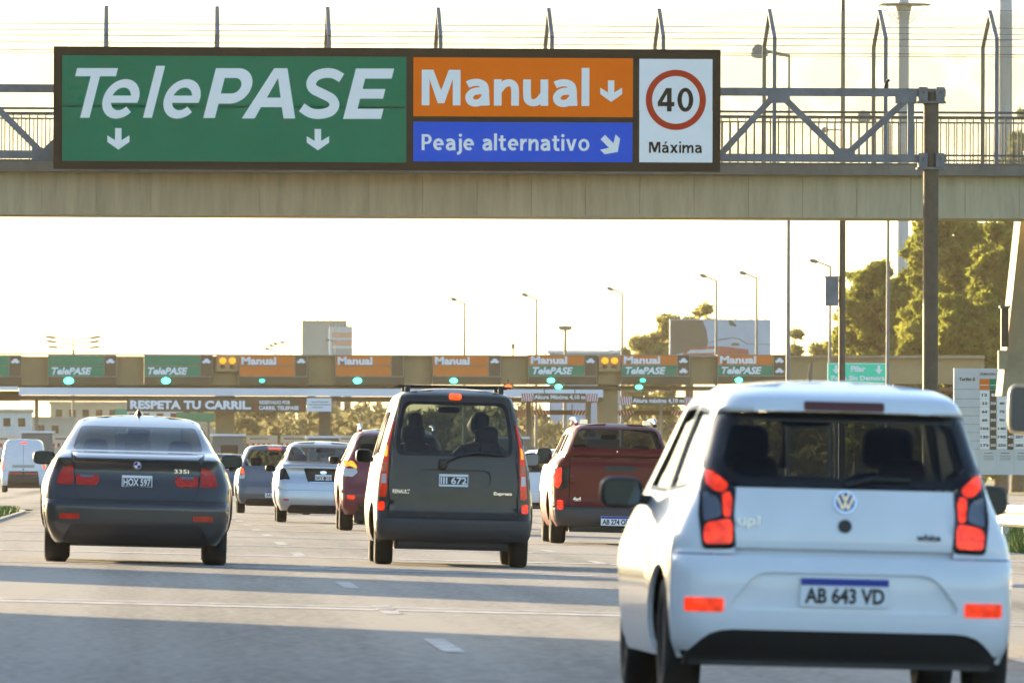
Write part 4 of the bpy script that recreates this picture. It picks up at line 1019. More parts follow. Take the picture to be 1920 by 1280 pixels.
# ------------------------------------------------------------------ vehicles
ROLL = .021
UL = [-1, -.985, -.96, -.925, -.88, -.82, -.74, -.62, -.48, -.32, -.16, 0, .16, .32, .48, .62, .74, .82, .88, .925, .96, .985, 1]
class Car:
    def __init__(s, C):
        s.C = C; sc = C['s']; Y = F / sc; yg = VY + sc * (H + .03)
        X = (C['cx'] - VX - RHO * (VY - yg)) / sc; s.loc = (X, Y, ground(X, Y)); s.roll = ROLL if -1.5 < X < 9 else 0
        s.root = empty(C['name'], s.loc, (0, s.roll, C.get('yaw', 0)), C['label'], C['cat'], C.get('group', 'vehicles driving to the toll plaza'))
        s.wf = pchip(C['w']); s.yf = pchip(C['y']); s.R = C.get('R', .16); s.bow = C.get('bow', .04)
        s.zb = C['w'][0][0]; s.zt = C['w'][-1][0]; s.wt = C['w'][-1][1]; s.cr = C.get('crown', .03); s.L = C['L']
        s.bulge = pchip(C.get('bulge', [(.2, .03), (.6, .045), (.95, .03), (1.3, .03), (1.8, .02)])); s.step = C.get('step', .07)
        s.paint = C['paint']
    def surf(s, x, z, off=0):
        w = s.wf(z); a = min(abs(x) / w, 1.0); r = s.R / w; y = s.yf(z) + s.bow * a * a
        t = (a - (1 - r)) / r
        if t > 0: y += s.R * (1 - math.sqrt(max(0, 1 - t * t)))
        return (x, y - off, z)
    def side(s, y, z):
        ye = s.yf(z) + s.bow + s.R
        x = s.wf(z) + s.bulge(z) * sstep((y - ye) / .8)
        return x - .16 * sstep((y - (s.L - .9)) / .9) ** 2
    def outline(s, z0, z1=None):
        full = z1 is None or z1 >= s.zt; zz = [z for z in np.arange(z0, s.zt if full else z1, .035)] + [s.zt if full else z1]
        r = [(s.wf(z), z) for z in zz]
        if full:
            top = [(s.wt * u, s.zt + s.cr * (1 - u * u)) for u in np.linspace(.9, -.9, 15)]
        else: top = []
        return r + top + [(-x, z) for x, z in r[::-1]]
    def pts(s, poly, dz=.05):
        """interior points in rows (all knots of the profile included) and the map that makes their grid even"""
        zs = [p[1] for p in poly]; xs = [p[0] for p in poly]; out = []
        zl = [z for z in np.arange(min(zs) + dz / 2, max(zs), dz)]
        kn = [q[0] for q in s.C['y'] if min(zs) + .004 < q[0] < max(zs) - .004]
        kn += [(a + b) / 2 for a, b in zip(kn[:-1], kn[1:]) if b - a > .015]
        zl = sorted([z for z in zl if all(abs(z - q) > .012 for q in kn)] + kn)
        for z in zl:
            w = s.wf(z)
            for u in UL[1:-1]:
                if min(xs) < u * w < max(xs): out.append((u * w, z))
        zr = [min(zs) - .06] + [min(zs)] + zl + [max(zs), max(zs) + .06]; zr = sorted(set(zr)); zi = list(range(len(zr)))
        ue = [-1.4] + UL + [1.4]; ui = list(range(len(ue)))
        fw_ = lambda x, z: (float(np.interp(x / s.wf(z), ue, ui)), float(np.interp(z, zr, zi)))
        def bw(a, b): z = float(np.interp(b, zi, zr)); return (float(np.interp(a, ui, ue)) * s.wf(z), z)
        return out, (fw_, bw)
    def rear(s, name, poly, m, off=0., holes=(), thick=.02, parent=None, step=None):
        polys = poly if isinstance(poly[0][0], (tuple, list)) else [poly]
        ptl, wp = s.pts([p for q in polys for p in q], s.C.get('dz', .05))
        return sheet(name, polys, list(holes), s.surf, m, parent or s.root, off, thick, step or s.step, ptl, warp=wp)
    def both(s, name, poly, m, off, thick=.015, parent=None):
        a = s.rear(name, poly, m, off, thick=thick, parent=parent); b = s.rear(name, mir(poly), m, off, thick=thick, parent=parent); return a, b
    def body(s):
        C = s.C; r = s.root; paint = s.paint; zb, zt = s.zb, s.zt
        rows = C['top']; g0 = C['ws']
        # sides
        re = [(s.yf(z) + s.bow + s.R, z) for z in np.arange(zb, zt, .06)] + [(s.yf(zt) + s.bow + s.R, zt)]
        rows2 = [q for q in rows if q[0] > re[-1][0] + .02]
        topb = [(y, z) for y, z, _ in rows2]
        wr, yr, yfw, tw, tk = C['wheel']; ra = wr + .05
        bot = []; 
        for yw in (yfw, yr):
            dz_ = zb - wr; a0 = math.asin(max(-1, min(1, dz_ / ra)))
            bot += [(yw + ra * math.cos(a), wr + ra * math.sin(a)) for a in np.linspace(a0, math.pi - a0, 16)]
        poly = re + topb + [(s.L, zb)] + bot; poly = poly[::-1]
        wins = C.get('side_windows', [])
        holes = [rnd(w_, .05, 3) for w_ in wins]
        for sg in (1, -1):
            fm = (lambda a, b, d, sg=sg: (sg * (s.side(a, b) + d), a, b))
            sheet('side_panel', [poly], holes, fm, paint, r, 0, .025, .11, flip=sg < 0)
            sheet('side_trim', [[p for p in poly]], holes, fm, 'trim', r, -.035, 0, .25, flip=sg < 0)
            for h_ in holes:
                sheet('side_window', [h_], [], fm, C.get('glass', 'glass_tint'), r, -.012, 0, .2, flip=sg < 0)
                sheet('window_seal', [h_], [[(lambda cx, cz: (cx + (p[0] - cx) * .95, cz + (p[1] - cz) * .90))(sum(q[0] for q in h_) / len(h_), sum(q[1] for q in h_) / len(h_)) for p in h_]], fm, 'plastic_black', r, .002, .006, .2, flip=sg < 0)
        # roof, windscreen, bonnet
        us = [-1 + 2 * i / 14 for i in range(15)]
        grid = [[Vector(s.surf(s.wt * u, zt + s.cr * (1 - u * u))) for u in us]]
        for y, ze, c in rows2:
            x = s.side(y, ze); grid.append([Vector((x * u, y - .05 * (1 - u * u) * 0, ze + c * (1 - u * u))) for u in us])
        def strip_(i0, i1, name, m, dz_=0, k=1.):
            mb = MB(); vs = [v + Vector((0, 0, dz_)) if k == 1 else Vector((v.x * k, v.y, v.z + dz_)) for row in grid[i0:i1 + 1] for v in row]; n = 15
            mb.add(vs, [(j*n+i, j*n+i+1, (j+1)*n+i+1, (j+1)*n+i) for j in range(i1 - i0) for i in range(n - 1)], True); return mb.build(name, m, r)
        i0 = [i for i, q in enumerate(rows2) if q[0] == g0][0] + 1
        strip_(0, i0, 'roof', paint); strip_(0, i0, 'headliner', 'trim', -.03, .96)
        strip_(i0, i0 + 1, 'windscreen', 'glass_clear'); strip_(i0 + 1, len(grid) - 1, 'bonnet', paint)
        # nose
        zf = rows2[-1][1]
        fo = [(s.side(s.L, z), z) for z in np.linspace(zb, zf, 8)]; fo = fo + [(-x, z) for x, z in fo[::-1]]
        sheet('front_bumper', [fo], [], lambda x, z, d: (x, s.L + d, z), paint, r, 0, .02, .3, flip=True)
        # underbody and wheels
        ub = MB(); hw = tk - tw - .02
        ub.box((-hw, .2, .17), (hw, s.L - .25, .32)); ub.box((-hw + .04, .14, .2), (hw - .04, .22, .4))
        ub.build('underbody', 'plastic_black', r)
        for yw in (yr, yfw):
            for sg in (-1, 1):
                xc = sg * (tk - tw / 2); h2 = tw / 2
                MB().box((xc - sg * h2 - sg * .03, yw - wr - .06, wr), (xc - sg * h2 - sg * .01, yw + wr + .06, wr * 2 + .1)).build('wheel_well', 'plastic_black', r)
                o = MB().lathe_x([(-h2 * .7, wr * .60), (-h2, wr * .72), (-h2, wr * .9), (-h2 * .82, wr * .985), (-h2 * .3, wr), (h2 * .3, wr), (h2 * .82, wr * .985), (h2, wr * .9), (h2, wr * .72), (h2 * .7, wr * .60)], xc, yw, wr).build('wheel', 'rubber', r)
                MB().lathe_x([(-sg * h2 * .2, wr * .6), (sg * h2 * .8, wr * .66), (sg * h2 * .7, wr * .5), (sg * h2 * .5, wr * .18), (sg * h2 * .6, wr * .02)], xc, yw, wr).build('rim', C.get('rim', 'rim'), o)
        MB().tube([(-tk + .05, yr, wr), (tk - .05, yr, wr)], .05, 8).build('axle', 'plastic_black', r)
        zi = C.get('backing', 1.0)
        s.rear('inner_panel', s.outline(zb + .05, zi), 'trim', -.07, thick=0, step=.2)
        s.cabin()
    def cabin(s):
        C = s.C; r = s.root; ys = C.get('seat_y', s.L * .45); zf = C.get('seat_z', .98); hb = .38 * s.wf(.9) / .78
        for sg in (-1, 1):
            o = MB().ell((sg * hb, ys, zf - .32), (.24, .09, .36), .45).ell((sg * hb, ys + .25, zf - .62), (.24, .28, .1), .5).build('front_seat', 'seat_cloth', r)
            MB().ell((sg * hb, ys - .02, zf + .15), (.125, .06, .10), .55).build('headrest', 'seat_cloth', o)
        yb = C.get('bench_y', ys - .85)
        o = MB().ell((0, yb, zf - .36), (hb + .26, .08, .32), .35).build('rear_bench', 'seat_cloth', r)
        for sg in (-1, 1): MB().ell((sg * hb, yb, zf + .03), (.11, .05, .07), .5).build('headrest', 'seat_cloth', o)
        wy, wz = C['top'][[q[0] for q in C['top']].index(C['ws']) + 1][:2]
        MB().ell((0, wy - .1, wz - .08), (s.wf(wz) - .06, .22, .09), .5).build('dashboard', 'trim', r)
        MB().box((-s.wf(.7) + .08, .25, .33), (s.wf(.7) - .08, wy, .36)).build('cabin_floor', 'trim', r)
        MB().box((-s.wf(.7) + .06, wy, .33), (s.wf(.7) - .06, wy + .04, wz - .05)).build('firewall', 'trim', r)
        ty, tz = C['ws'], [q[1] for q in C['top'] if q[0] == C['ws']][0]
        MB().ell((0, ty + .12, tz - .09), (.12, .025, .035), .5).build('inside_mirror', 'plastic_black', r)
        a = ys + .55; MB().tube([(-hb + .18 * math.cos(t), a + .05 * math.sin(t), zf - .12 + .18 * math.sin(t)) for t in np.linspace(0, 2 * math.pi, 17)], .014, 6).build('steering_wheel', 'trim', r)
    def mirrors(s, m=None, y=None, z=None, sz=(.11, .07, .08), out=.09):
        C = s.C; y = y or s.L * .62; z = z or .98; r = s.root
        for sg in (-1, 1):
            x = sg * (s.side(y, z) + out + sz[0] * .5)
            o = MB().ell((x, y, z), (sz[0], sz[1], sz[2]), .6).build('door_mirror', m or s.paint, r)
            sheet('mirror_glass', [rnd(rect(x - sz[0] * .82, z - sz[2] * .78, x + sz[0] * .82, z + sz[2] * .78), sz[2] * .5)], [], flat(y - sz[1] - .002), C.get('mglass', 'mirror'), o, .002, .004, 1, smooth=False)
            MB().bar((sg * (s.side(y, z) - .03), y, z - sz[2] * .5), (x, y, z - sz[2] * .4), .05, .05).build('mirror_arm', 'plastic_black', o)
    def plate(s, zc, txt, style='new', wd=None, xc=0, off=.012):
        wd = wd or (.40 if style == 'new' else .30); h = .13; y = s.surf(xc, zc)[1] - off; r = s.root
        o = MB().box((xc - wd/2, y - .004, zc - h/2), (xc + wd/2, y + .012, zc + h/2)).build('number_plate', 'plate_white', r)
        if style == 'new':
            MB().box((xc - wd/2 + .002, y - .006, zc + h/2 - .034), (xc + wd/2 - .002, y - .0042, zc + h/2 - .002)).build('blue_band', 'ink_blue', o)
            text('plate_lettering', txt, (xc - wd/2 + .02, zc - .052, xc + wd/2 - .02, zc + .022), y - .004, 'ink_black', o, .035, ext=.002)
        else:
            MB().box((xc - wd/2 + .008, y - .006, zc - h/2 + .022), (xc + wd/2 - .008, y - .0042, zc + h/2 - .026)).build('dark_field', 'plate_dark', o)
            text('plate_lettering', txt, (xc - wd/2 + .016, zc - .038, xc + wd/2 - .016, zc + .034), y - .006, 'ink_white', o, .02, ext=.002)
    def badge(s, txt, x0, z0, x1, z1, m='chrome', bold=.03, shear=0):
        y = min(s.surf(x0, z0)[1], s.surf(x1, z1)[1], s.surf((x0 + x1) / 2, z0)[1]) - .004
        text('badge', txt, (x0, z0, x1, z1), y, m, s.root, bold, shear, .004)
    def bar(s, name, m, pts, r, parent=None): return MB().tube(pts, r, 8).build(name, m, parent or s.root)

def paint(name, col, metal=0., rough=.28, coat=1.0, flake=.0):
    return mat(name, col, rough, metal, coat * (.7 if 'white' in name or 'grey' in name else .4), var=.05, scale=2.5, spec=.4 if 'white' in name else .25)
paint('paint_white', (.72, .74, .77)); paint('paint_grey_blue', (.044, .043, .042), .2, .30); paint('paint_graphite', (.038, .035, .029), .1, .38)
paint('paint_maroon', (.115, .006, .002), .0, .42, .3); paint('paint_silver', (.42, .44, .48), .7, .33); paint('paint_steel', (.10, .125, .165), .5, .33)
paint('paint_wine', (.15, .025, .035), .1, .33); paint('paint_navy', (.06, .10, .16), .4, .33); paint('paint_offwhite', (.62, .66, .72), 0, .35)

# ---------------- white small hatchback, nearest
v = Car(dict(name='hatchback_car', label='white small hatchback nearest the camera with lit tail lamps', cat='car', cx=1580, s=412, L=3.6, yaw=.026, backing=.96, paint='paint_white', R=.17, dz=.035, step=.045,
    w=[(.20, .74), (.30, .775), (.50, .785), (.65, .785), (.74, .772), (.83, .738), (.935, .692), (1.055, .648), (1.285, .582), (1.37, .548), (1.415, .515), (1.445, .46)],
    y=[(.2, .08), (.28, .03), (.36, 0), (.55, .0), (.645, .015), (.67, .04), (.70, .075), (.72, .072), (.99, .11), (1.05, .13), (1.325, .30), (1.335, .25), (1.39, .27), (1.42, .36), (1.445, .50), (1.48, .75)], crown=.033,
    bulge=[(.2, .05), (.6, .055), (.9, .035), (1.2, .02), (1.5, .015)],
    top=[(1.1, 1.452, .036), (1.7, 1.452, .04), (2.15, 1.40, .045), (2.95, .98, .06), (3.4, .86, .05), (3.6, .70, .02)], ws=2.15,
    side_windows=[[(.62, .98), (1.35, .95), (1.35, 1.36), (.78, 1.34)], [(1.42, .95), (2.62, .96), (2.05, 1.36), (1.42, 1.37)]], wheel=(.287, .60, 3.0, .17, .79), seat_y=1.75, bench_y=1.0, seat_z=1.03, glass='glass_dark'))
v.body()
gl = [(.0, .99), (.497, .992), (.53, 1.0), (.636, 1.07), (.612, 1.19), (.562, 1.325), (.3, 1.334), (0, 1.336)]; gl = gl + [(-x, z) for x, z in gl[-2:0:-1]]
tg = [(-.495, .708), (.495, .708), (.505, .86), (.498, .984), (-.498, .984), (-.505, .86)]
lo = [(.78, .235), (.69, .235), (.635, .29), (.575, .335), (-.575, .335), (-.635, .29), (-.69, .235), (-.78, .235)]
sd_ = [(v.wf(z), z) for z in np.arange(.245, .67, .035)] + [(v.wf(.674), .674)]
bump = [(.70, .235)] + [(v.wf(.236), .236)] + sd_ + [(-x, z) for x, z in sd_[::-1]] + [(-v.wf(.236), .236), (-.70, .235), (-.675, .262), (-.645, .291), (-.61, .316), (-.565, .331), (-.51, .337), (.51, .337), (.565, .331), (.61, .316), (.645, .291), (.675, .262)]
trap = rnd([(-.545, .425), (.545, .425), (.41, .60), (-.41, .60)], .07)
v.rear('bumper', [bump], 'paint_white', 0, [trap], .03)
v.rear('plate_recess', trap, 'paint_white', -.022, thick=.0)
v.rear('valance', [(-.72, .17), (.72, .17), (.705, .24), (.65, .30), (.57, .345), (-.57, .345), (-.65, .30), (-.705, .24)], 'plastic_black', -.015, thick=.05)
hole = [(-.50, .66), (.50, .66), (.51, .86), (.503, .985), (.53, 1.0), (.64, 1.07), (.616, 1.19), (.566, 1.329), (.3, 1.338), (0, 1.34), (-.3, 1.338), (-.566, 1.329), (-.616, 1.19), (-.64, 1.07), (-.53, 1.0), (-.503, .985), (-.51, .86)]
v.rear('body_shell', v.outline(.680), 'paint_white', 0, [hole])
v.rear('sill', rect(-.60, .655, .60, .72), 'paint_white', -.035, thick=0)
v.rear('tailgate', tg, 'paint_white', 0, thick=.03)
inner = rnd([(-.47, 1.03), (.47, 1.03), (.56, 1.08), (.53, 1.2), (.50, 1.29), (-.50, 1.29), (-.53, 1.2), (-.56, 1.08)], .05)
v.rear('window_frame', gl, 'lamp_dark', -.004, [inner], .02)
v.rear('rear_window', inner, 'glass_dark', -.008, thick=0)
hs = rnd([(.65, .70), (.50, .704), (.512, .86), (.503, .985), (.53, 1.005), (.635, 1.072), (.655, 1.0), (.668, .86)], .025)
for a in v.both('tail_lamp', hs, 'lamp_dark', .010, .03): pass
lamps = [a for a in v.root.children if a.name.startswith('tail_lamp')]
up_ = rnd([(.632, 1.062), (.605, 1.058), (.535, 1.0), (.545, .965), (.585, .96), (.635, 1.0)], .02); md = rnd([(.562, .955), (.528, .965), (.515, .92), (.525, .845), (.555, .85)], .012); lw = rnd([(.645, .79), (.63, .82), (.525, .84), (.512, .81), (.515, .725), (.64, .722)], .025); cl_ = rnd([(.648, .965), (.59, .945), (.57, .91), (.565, .85), (.645, .825)], .02)
for k, (pl, m) in enumerate(((up_, 'lamp_reflector_glow'), (md, 'lamp_reflector_glow'), (lw, 'lamp_reflector_glow'), (cl_, mat('lamp_smoke', (.10, .11, .14), .15, coat=.6)))):
    v.rear('lens', pl, m, .014, thick=.01, parent=lamps[0]); v.rear('lens', mir(pl), m, .014, thick=.01, parent=lamps[1])
v.both('reflector', rnd(rect(.552, .415, .728, .478), .012), 'lamp_reflector_glow', .006)  # passive reflector, its brightness put in as emission
v.rear('high_brake_lamp', rnd(rect(-.185, 1.342, .185, 1.385), .012), mat('lamp_maroon', (.10, .02, .012), .3), .004)
ly = v.surf(0, .93)[1]
lg = v.rear('emblem', circ(0, .927, .052, 36), 'chrome', .012, [circ(0, .927, .044, 36)], .012)
v.rear('emblem_disc', circ(0, .927, .044, 32), mat('emblem_blue', (.06, .13, .28), .25, .4), .008, thick=.008, parent=lg)
for pts in ([(-.036, .950), (-.012, .893)], [(-.012, .893), (0, .928)], [(0, .928), (.012, .893)], [(.012, .893), (.036, .950)], [(-.016, .965), (0, .932)], [(0, .932), (.016, .965)]):
    (a, b), (c, d) = pts; MB().bar((a, ly - .014, b), (c, ly - .014, d), .009, .006).build('emblem_letter', 'chrome', lg)
v.rear('tailgate_handle', circ(0, .817, .031, 28), 'plastic_black', .006)
v.plate(.515, 'AB 643 VD', 'new', .405, off=-.008)
v.badge('up!', -.49, .795, -.385, .86, mat('badge_silver', (.75, .77, .8), .25, .6)); v.badge('white', .33, .758, .44, .79, 'plastic_grey', .03)
v.bar('wiper', 'plastic_black', [(0, v.surf(0, 1.01)[1] - .03, 1.005), (.12, v.surf(.12, 1.04)[1] - .02, 1.035), (.30, v.surf(.3, 1.05)[1] - .015, 1.03)], .012)
v.bar('antenna', 'plastic_black', [(-.02, 1.9, 1.49), (-.02, 1.8, 1.58)], [.008, .004])
v.bar('hanging_tassel', mat('tassel_red', (.35, .03, .02), .7), [(-.10, 2.25, 1.28), (-.10, 2.25, 1.14), (-.105, 2.25, 1.08)], [.005, .014, .022])
v.mirrors('plastic_black', 2.25, .945, (.105, .07, .075), .10)

# ---------------- dark sedan
b = Car(dict(name='sedan_car', label='dark blue grey sedan in the left lane with red tail lamps', cat='car', cx=253, s=190, L=4.62, paint='paint_grey_blue', R=.17, dz=.045, step=.055, bow=.055,
    w=[(.18, .78), (.26, .845), (.40, .90), (.51, .912), (.74, .910), (.91, .868), (1.03, .812), (1.10, .755), (1.25, .672), (1.36, .612), (1.42, .56), (1.44, .50)],
    y=[(.18, .12), (.3, .03), (.42, 0), (.58, .0), (.62, .04), (.70, .07), (.93, .135), (1.01, .11), (1.03, .085), (1.04, .11), (1.075, .26), (1.10, .50), (1.12, .62), (1.35, 1.30), (1.40, 1.55), (1.44, 1.8), (1.475, 2.05)], crown=.035,
    top=[(2.5, 1.445, .034), (2.9, 1.40, .04), (3.45, 1.0, .06), (4.3, .86, .06), (4.62, .68, .02)], ws=2.9,
    side_windows=[[(1.75, 1.07), (2.15, 1.05), (2.15, 1.37), (2.0, 1.36)], [(2.22, 1.05), (3.15, 1.03), (2.78, 1.36), (2.22, 1.38)]], wheel=(.325, .92, 3.73, .235, .905), seat_y=2.35, bench_y=1.6, seat_z=.98, glass='glass_dark'))
b.body()
trunk = [(-.545, .632), (.545, .632), (.60, .72), (.618, .90), (.622, 1.02), (.655, 1.098), (-.655, 1.098), (-.622, 1.02), (-.618, .90), (-.60, .72)]
tgap = [(x * 1.008, .664 + (z - .664) * (1.012 if z > .7 else 1.15)) for x, z in trunk]
win = rnd([(-.648, 1.122), (.648, 1.122), (.60, 1.28), (.566, 1.358), (-.566, 1.358), (-.60, 1.28)], .04)
b.rear('bumper', b.outline(.20, .628), 'paint_grey_blue', .0)
b.rear('diffuser', rnd([(-.74, .195), (.74, .195), (.64, .385), (-.64, .385)], .05), 'plastic_black', .005)
b.rear('body_shell', b.outline(.631), 'paint_grey_blue', 0, [tgap, win])
b.rear('boot_lid', trunk, 'paint_grey_blue', 0, thick=.03)
b.rear('rear_window', win, 'glass_dark', -.006, thick=0)
ol = rnd([(.772, .89), (.73, .939), (.633, .967), (.628, .87), (.628, .771), (.795, .778)], .02); il = rnd([(.606, .876), (.378, .869), (.37, .83), (.40, .767), (.60, .771)], .025)
for pl in (ol, il): b.both('tail_lamp', pl, 'lamp_red', .006, .02)
b.both('reversing_lens', rnd(rect(.44, .848, .56, .872), .006), 'lamp_smoke', .012, .004)
b.both('reflector', rnd(rect(.56, .434, .755, .486), .012), 'lamp_red', .006)
b.plate(.81, 'HOX 597', 'old', .30)
e = b.rear('emblem', circ(0, .975, .042, 30), 'chrome', .006, thick=.01)
ey = b.surf(0, .975)[1] - .011
for k in range(4):
    pl = [(0, .975)] + [(.03 * math.cos(a), .975 + .03 * math.sin(a)) for a in np.linspace(k * math.pi / 2, (k + 1) * math.pi / 2, 9)]
    b.rear('emblem_quarter', pl, 'ink_blue' if k % 2 else 'ink_white', .013, thick=.004, parent=e)
b.badge('335i', .365, .905, .51, .945, 'chrome', .02)
fin = b.bar('roof_fin', 'paint_grey_blue', [(0, 2.35, 1.465), (0, 2.2, 1.50), (0, 2.12, 1.535)], [.05, .03, .008])
b.mirrors('plastic_black', 2.95, 1.03, (.115, .08, .07), .05)
b.rear('boot_crease', [(-.54, .6275), (.54, .6275), (.54, .634), (-.54, .634)], 'plastic_black', -.012, thick=0)

# ---------------- dark van
k = Car(dict(name='small_van', label='dark grey small van in the middle lane with a lit high brake lamp', cat='van', cx=847, s=180, L=4.0, backing=1.1, paint='paint_graphite', R=.12, dz=.05, step=.06, bow=.03,
    w=[(.24, .775), (.36, .812), (.55, .818), (.75, .808), (.95, .792), (1.13, .757), (1.35, .705), (1.6, .640), (1.72, .605), (1.77, .58), (1.80, .53)],
    y=[(.24, .1), (.33, .01), (.46, 0), (.52, .03), (.56, .07), (.8, .08), (1.1, .10), (1.4, .16), (1.7, .24), (1.77, .28), (1.80, .34), (1.85, .55)], crown=.045,
    top=[(1.0, 1.81, .05), (2.0, 1.80, .05), (2.4, 1.73, .055), (3.05, 1.14, .07), (3.7, .98, .06), (4.0, .78, .02)], ws=2.4,
    side_windows=[[(.55, 1.15), (1.25, 1.12), (1.25, 1.62), (.7, 1.62)], [(1.33, 1.12), (1.95, 1.11), (1.95, 1.64), (1.33, 1.63)], [(2.03, 1.11), (2.85, 1.10), (2.4, 1.60), (2.03, 1.65)]], wheel=(.30, .62, 3.25, .19, .80), seat_y=2.0, bench_y=1.05, seat_z=1.22, glass='glass_clear', rim='plastic_grey'))
k.body()
tgk = [(-.672, .50), (.672, .50), (.675, .9), (.655, 1.15), (.622, 1.4), (.585, 1.65), (.555, 1.775)]; tgk = rnd([(-x, z) for x, z in tgk[::-1][:-1]][::-1][::-1] and ([(.672, .50), (.675, .9), (.655, 1.15), (.622, 1.4), (.585, 1.65), (.555, 1.778)] + [(-.555, 1.778), (-.585, 1.65), (-.622, 1.4), (-.655, 1.15), (-.675, .9), (-.672, .50)]), .03)
kh = [(x * 1.008, .51 + (z - .51) * 1.003 - .006) for x, z in tgk]
kw = rnd([(-.595, 1.145), (.595, 1.145), (.612, 1.28), (.578, 1.52), (.535, 1.712), (-.535, 1.712), (-.578, 1.52), (-.612, 1.28)], .08)
kwi = rnd([(-.55, 1.18), (.55, 1.18), (.57, 1.28), (.54, 1.52), (.50, 1.68), (-.50, 1.68), (-.54, 1.52), (-.57, 1.28)], .07)
rec = rnd(rect(-.388, .818, .388, 1.008), .09, 8)
k.rear('bumper', k.outline(.26, .49), 'plastic_grey', .012, thick=.04)
k.rear('body_shell', k.outline(.493), 'paint_graphite', 0, [kh])
k.rear('tailgate', tgk, 'paint_graphite', 0, [kw, rec], .055)
k.rear('window_frame', kw, 'lamp_dark', -.004, [kwi], .02); k.rear('rear_window', kwi, 'glass_smoke', -.008, thick=0); k.rear('handle_recess', rec, 'paint_graphite', -.052, thick=0)
kl = rnd([(.632, 1.50), (.648, 1.49), (.70, 1.30), (.745, 1.08), (.765, .86), (.772, .71), (.70, .705), (.69, .95), (.68, 1.22)], .02)
la = k.both('tail_lamp', kl, 'lamp_sun_glow', .010, .03)
for sg, p in zip((1, -1), la):
    q = lambda pl: pl if sg > 0 else mir(pl)
    k.rear('stop_lens', q(rnd([(.692, 1.25), (.70, 1.13), (.73, 1.13), (.715, 1.23)], .015)), 'lamp_warm', .016, thick=.006, parent=p)
    k.rear('amber_lens', q(rnd([(.698, 1.07), (.702, .97), (.748, .97), (.738, 1.07)], .008)), mat('lamp_amber', (.45, .12, .01), .15, coat=.6), .016, thick=.006, parent=p)
    k.rear('clear_lens', q(rnd([(.704, .95), (.705, .85), (.755, .85), (.75, .95)], .008)), 'lamp_clear', .016, thick=.006, parent=p)
k.both('reflector', rnd(rect(.715, .565, .785, .66), .02), 'lamp_reflector_glow', .012)  # no lamp here: emission imitates the reflector catching light
k.rear('high_brake_lamp', rnd(rect(-.065, 1.735, .065, 1.805), .03), 'brake_on', .02, thick=.03)
k.plate(.895, 'III 672', 'old', .305, off=-.036)
k.badge('RENAULT', -.635, .748, -.455, .79); k.badge('Express', .42, .742, .61, .785)
k.bar('wiper', 'plastic_black', [(-.10, k.surf(0, 1.08)[1] - .035, 1.075), (.05, k.surf(.05, 1.14)[1] - .03, 1.15), (.22, k.surf(.2, 1.17)[1] - .03, 1.185), (.52, k.surf(.5, 1.17)[1] - .02, 1.165)], .013)
MB().ell((-.12, k.surf(0, 1.06)[1] - .01, 1.06), (.05, .03, .06), .7).build('wiper_base', 'plastic_black', k.root)
for yy in (.75, 2.1):
    rb_ = MB(); rb_.tube([(-.60, yy, 1.875), (.60, yy, 1.875)], .011, 8)
    for sg in (-1, 1): rb_.box((sg * .49 - .028, yy - .03, 1.79), (sg * .49 + .028, yy + .03, 1.88))
    rb_.build('roof_bar', 'plastic_black', k.root)
MB().box((-.42, .30, .235), (-.23, 1.0, .34)).box((-.2, .30, .225), (.3, 1.0, .34)).build('fuel_tank', mat('tank_yellow', (.16, .12, .03), .6, .2), k.root)
k.mirrors('plastic_black', 2.6, 1.13, (.09, .08, .075), .06)
MB().ell((-.08, 2.55, 1.17), (.055, .05, .05)).build('dashboard_ornament', mat('orn_green', (.03, .08, .03), .8), k.root)
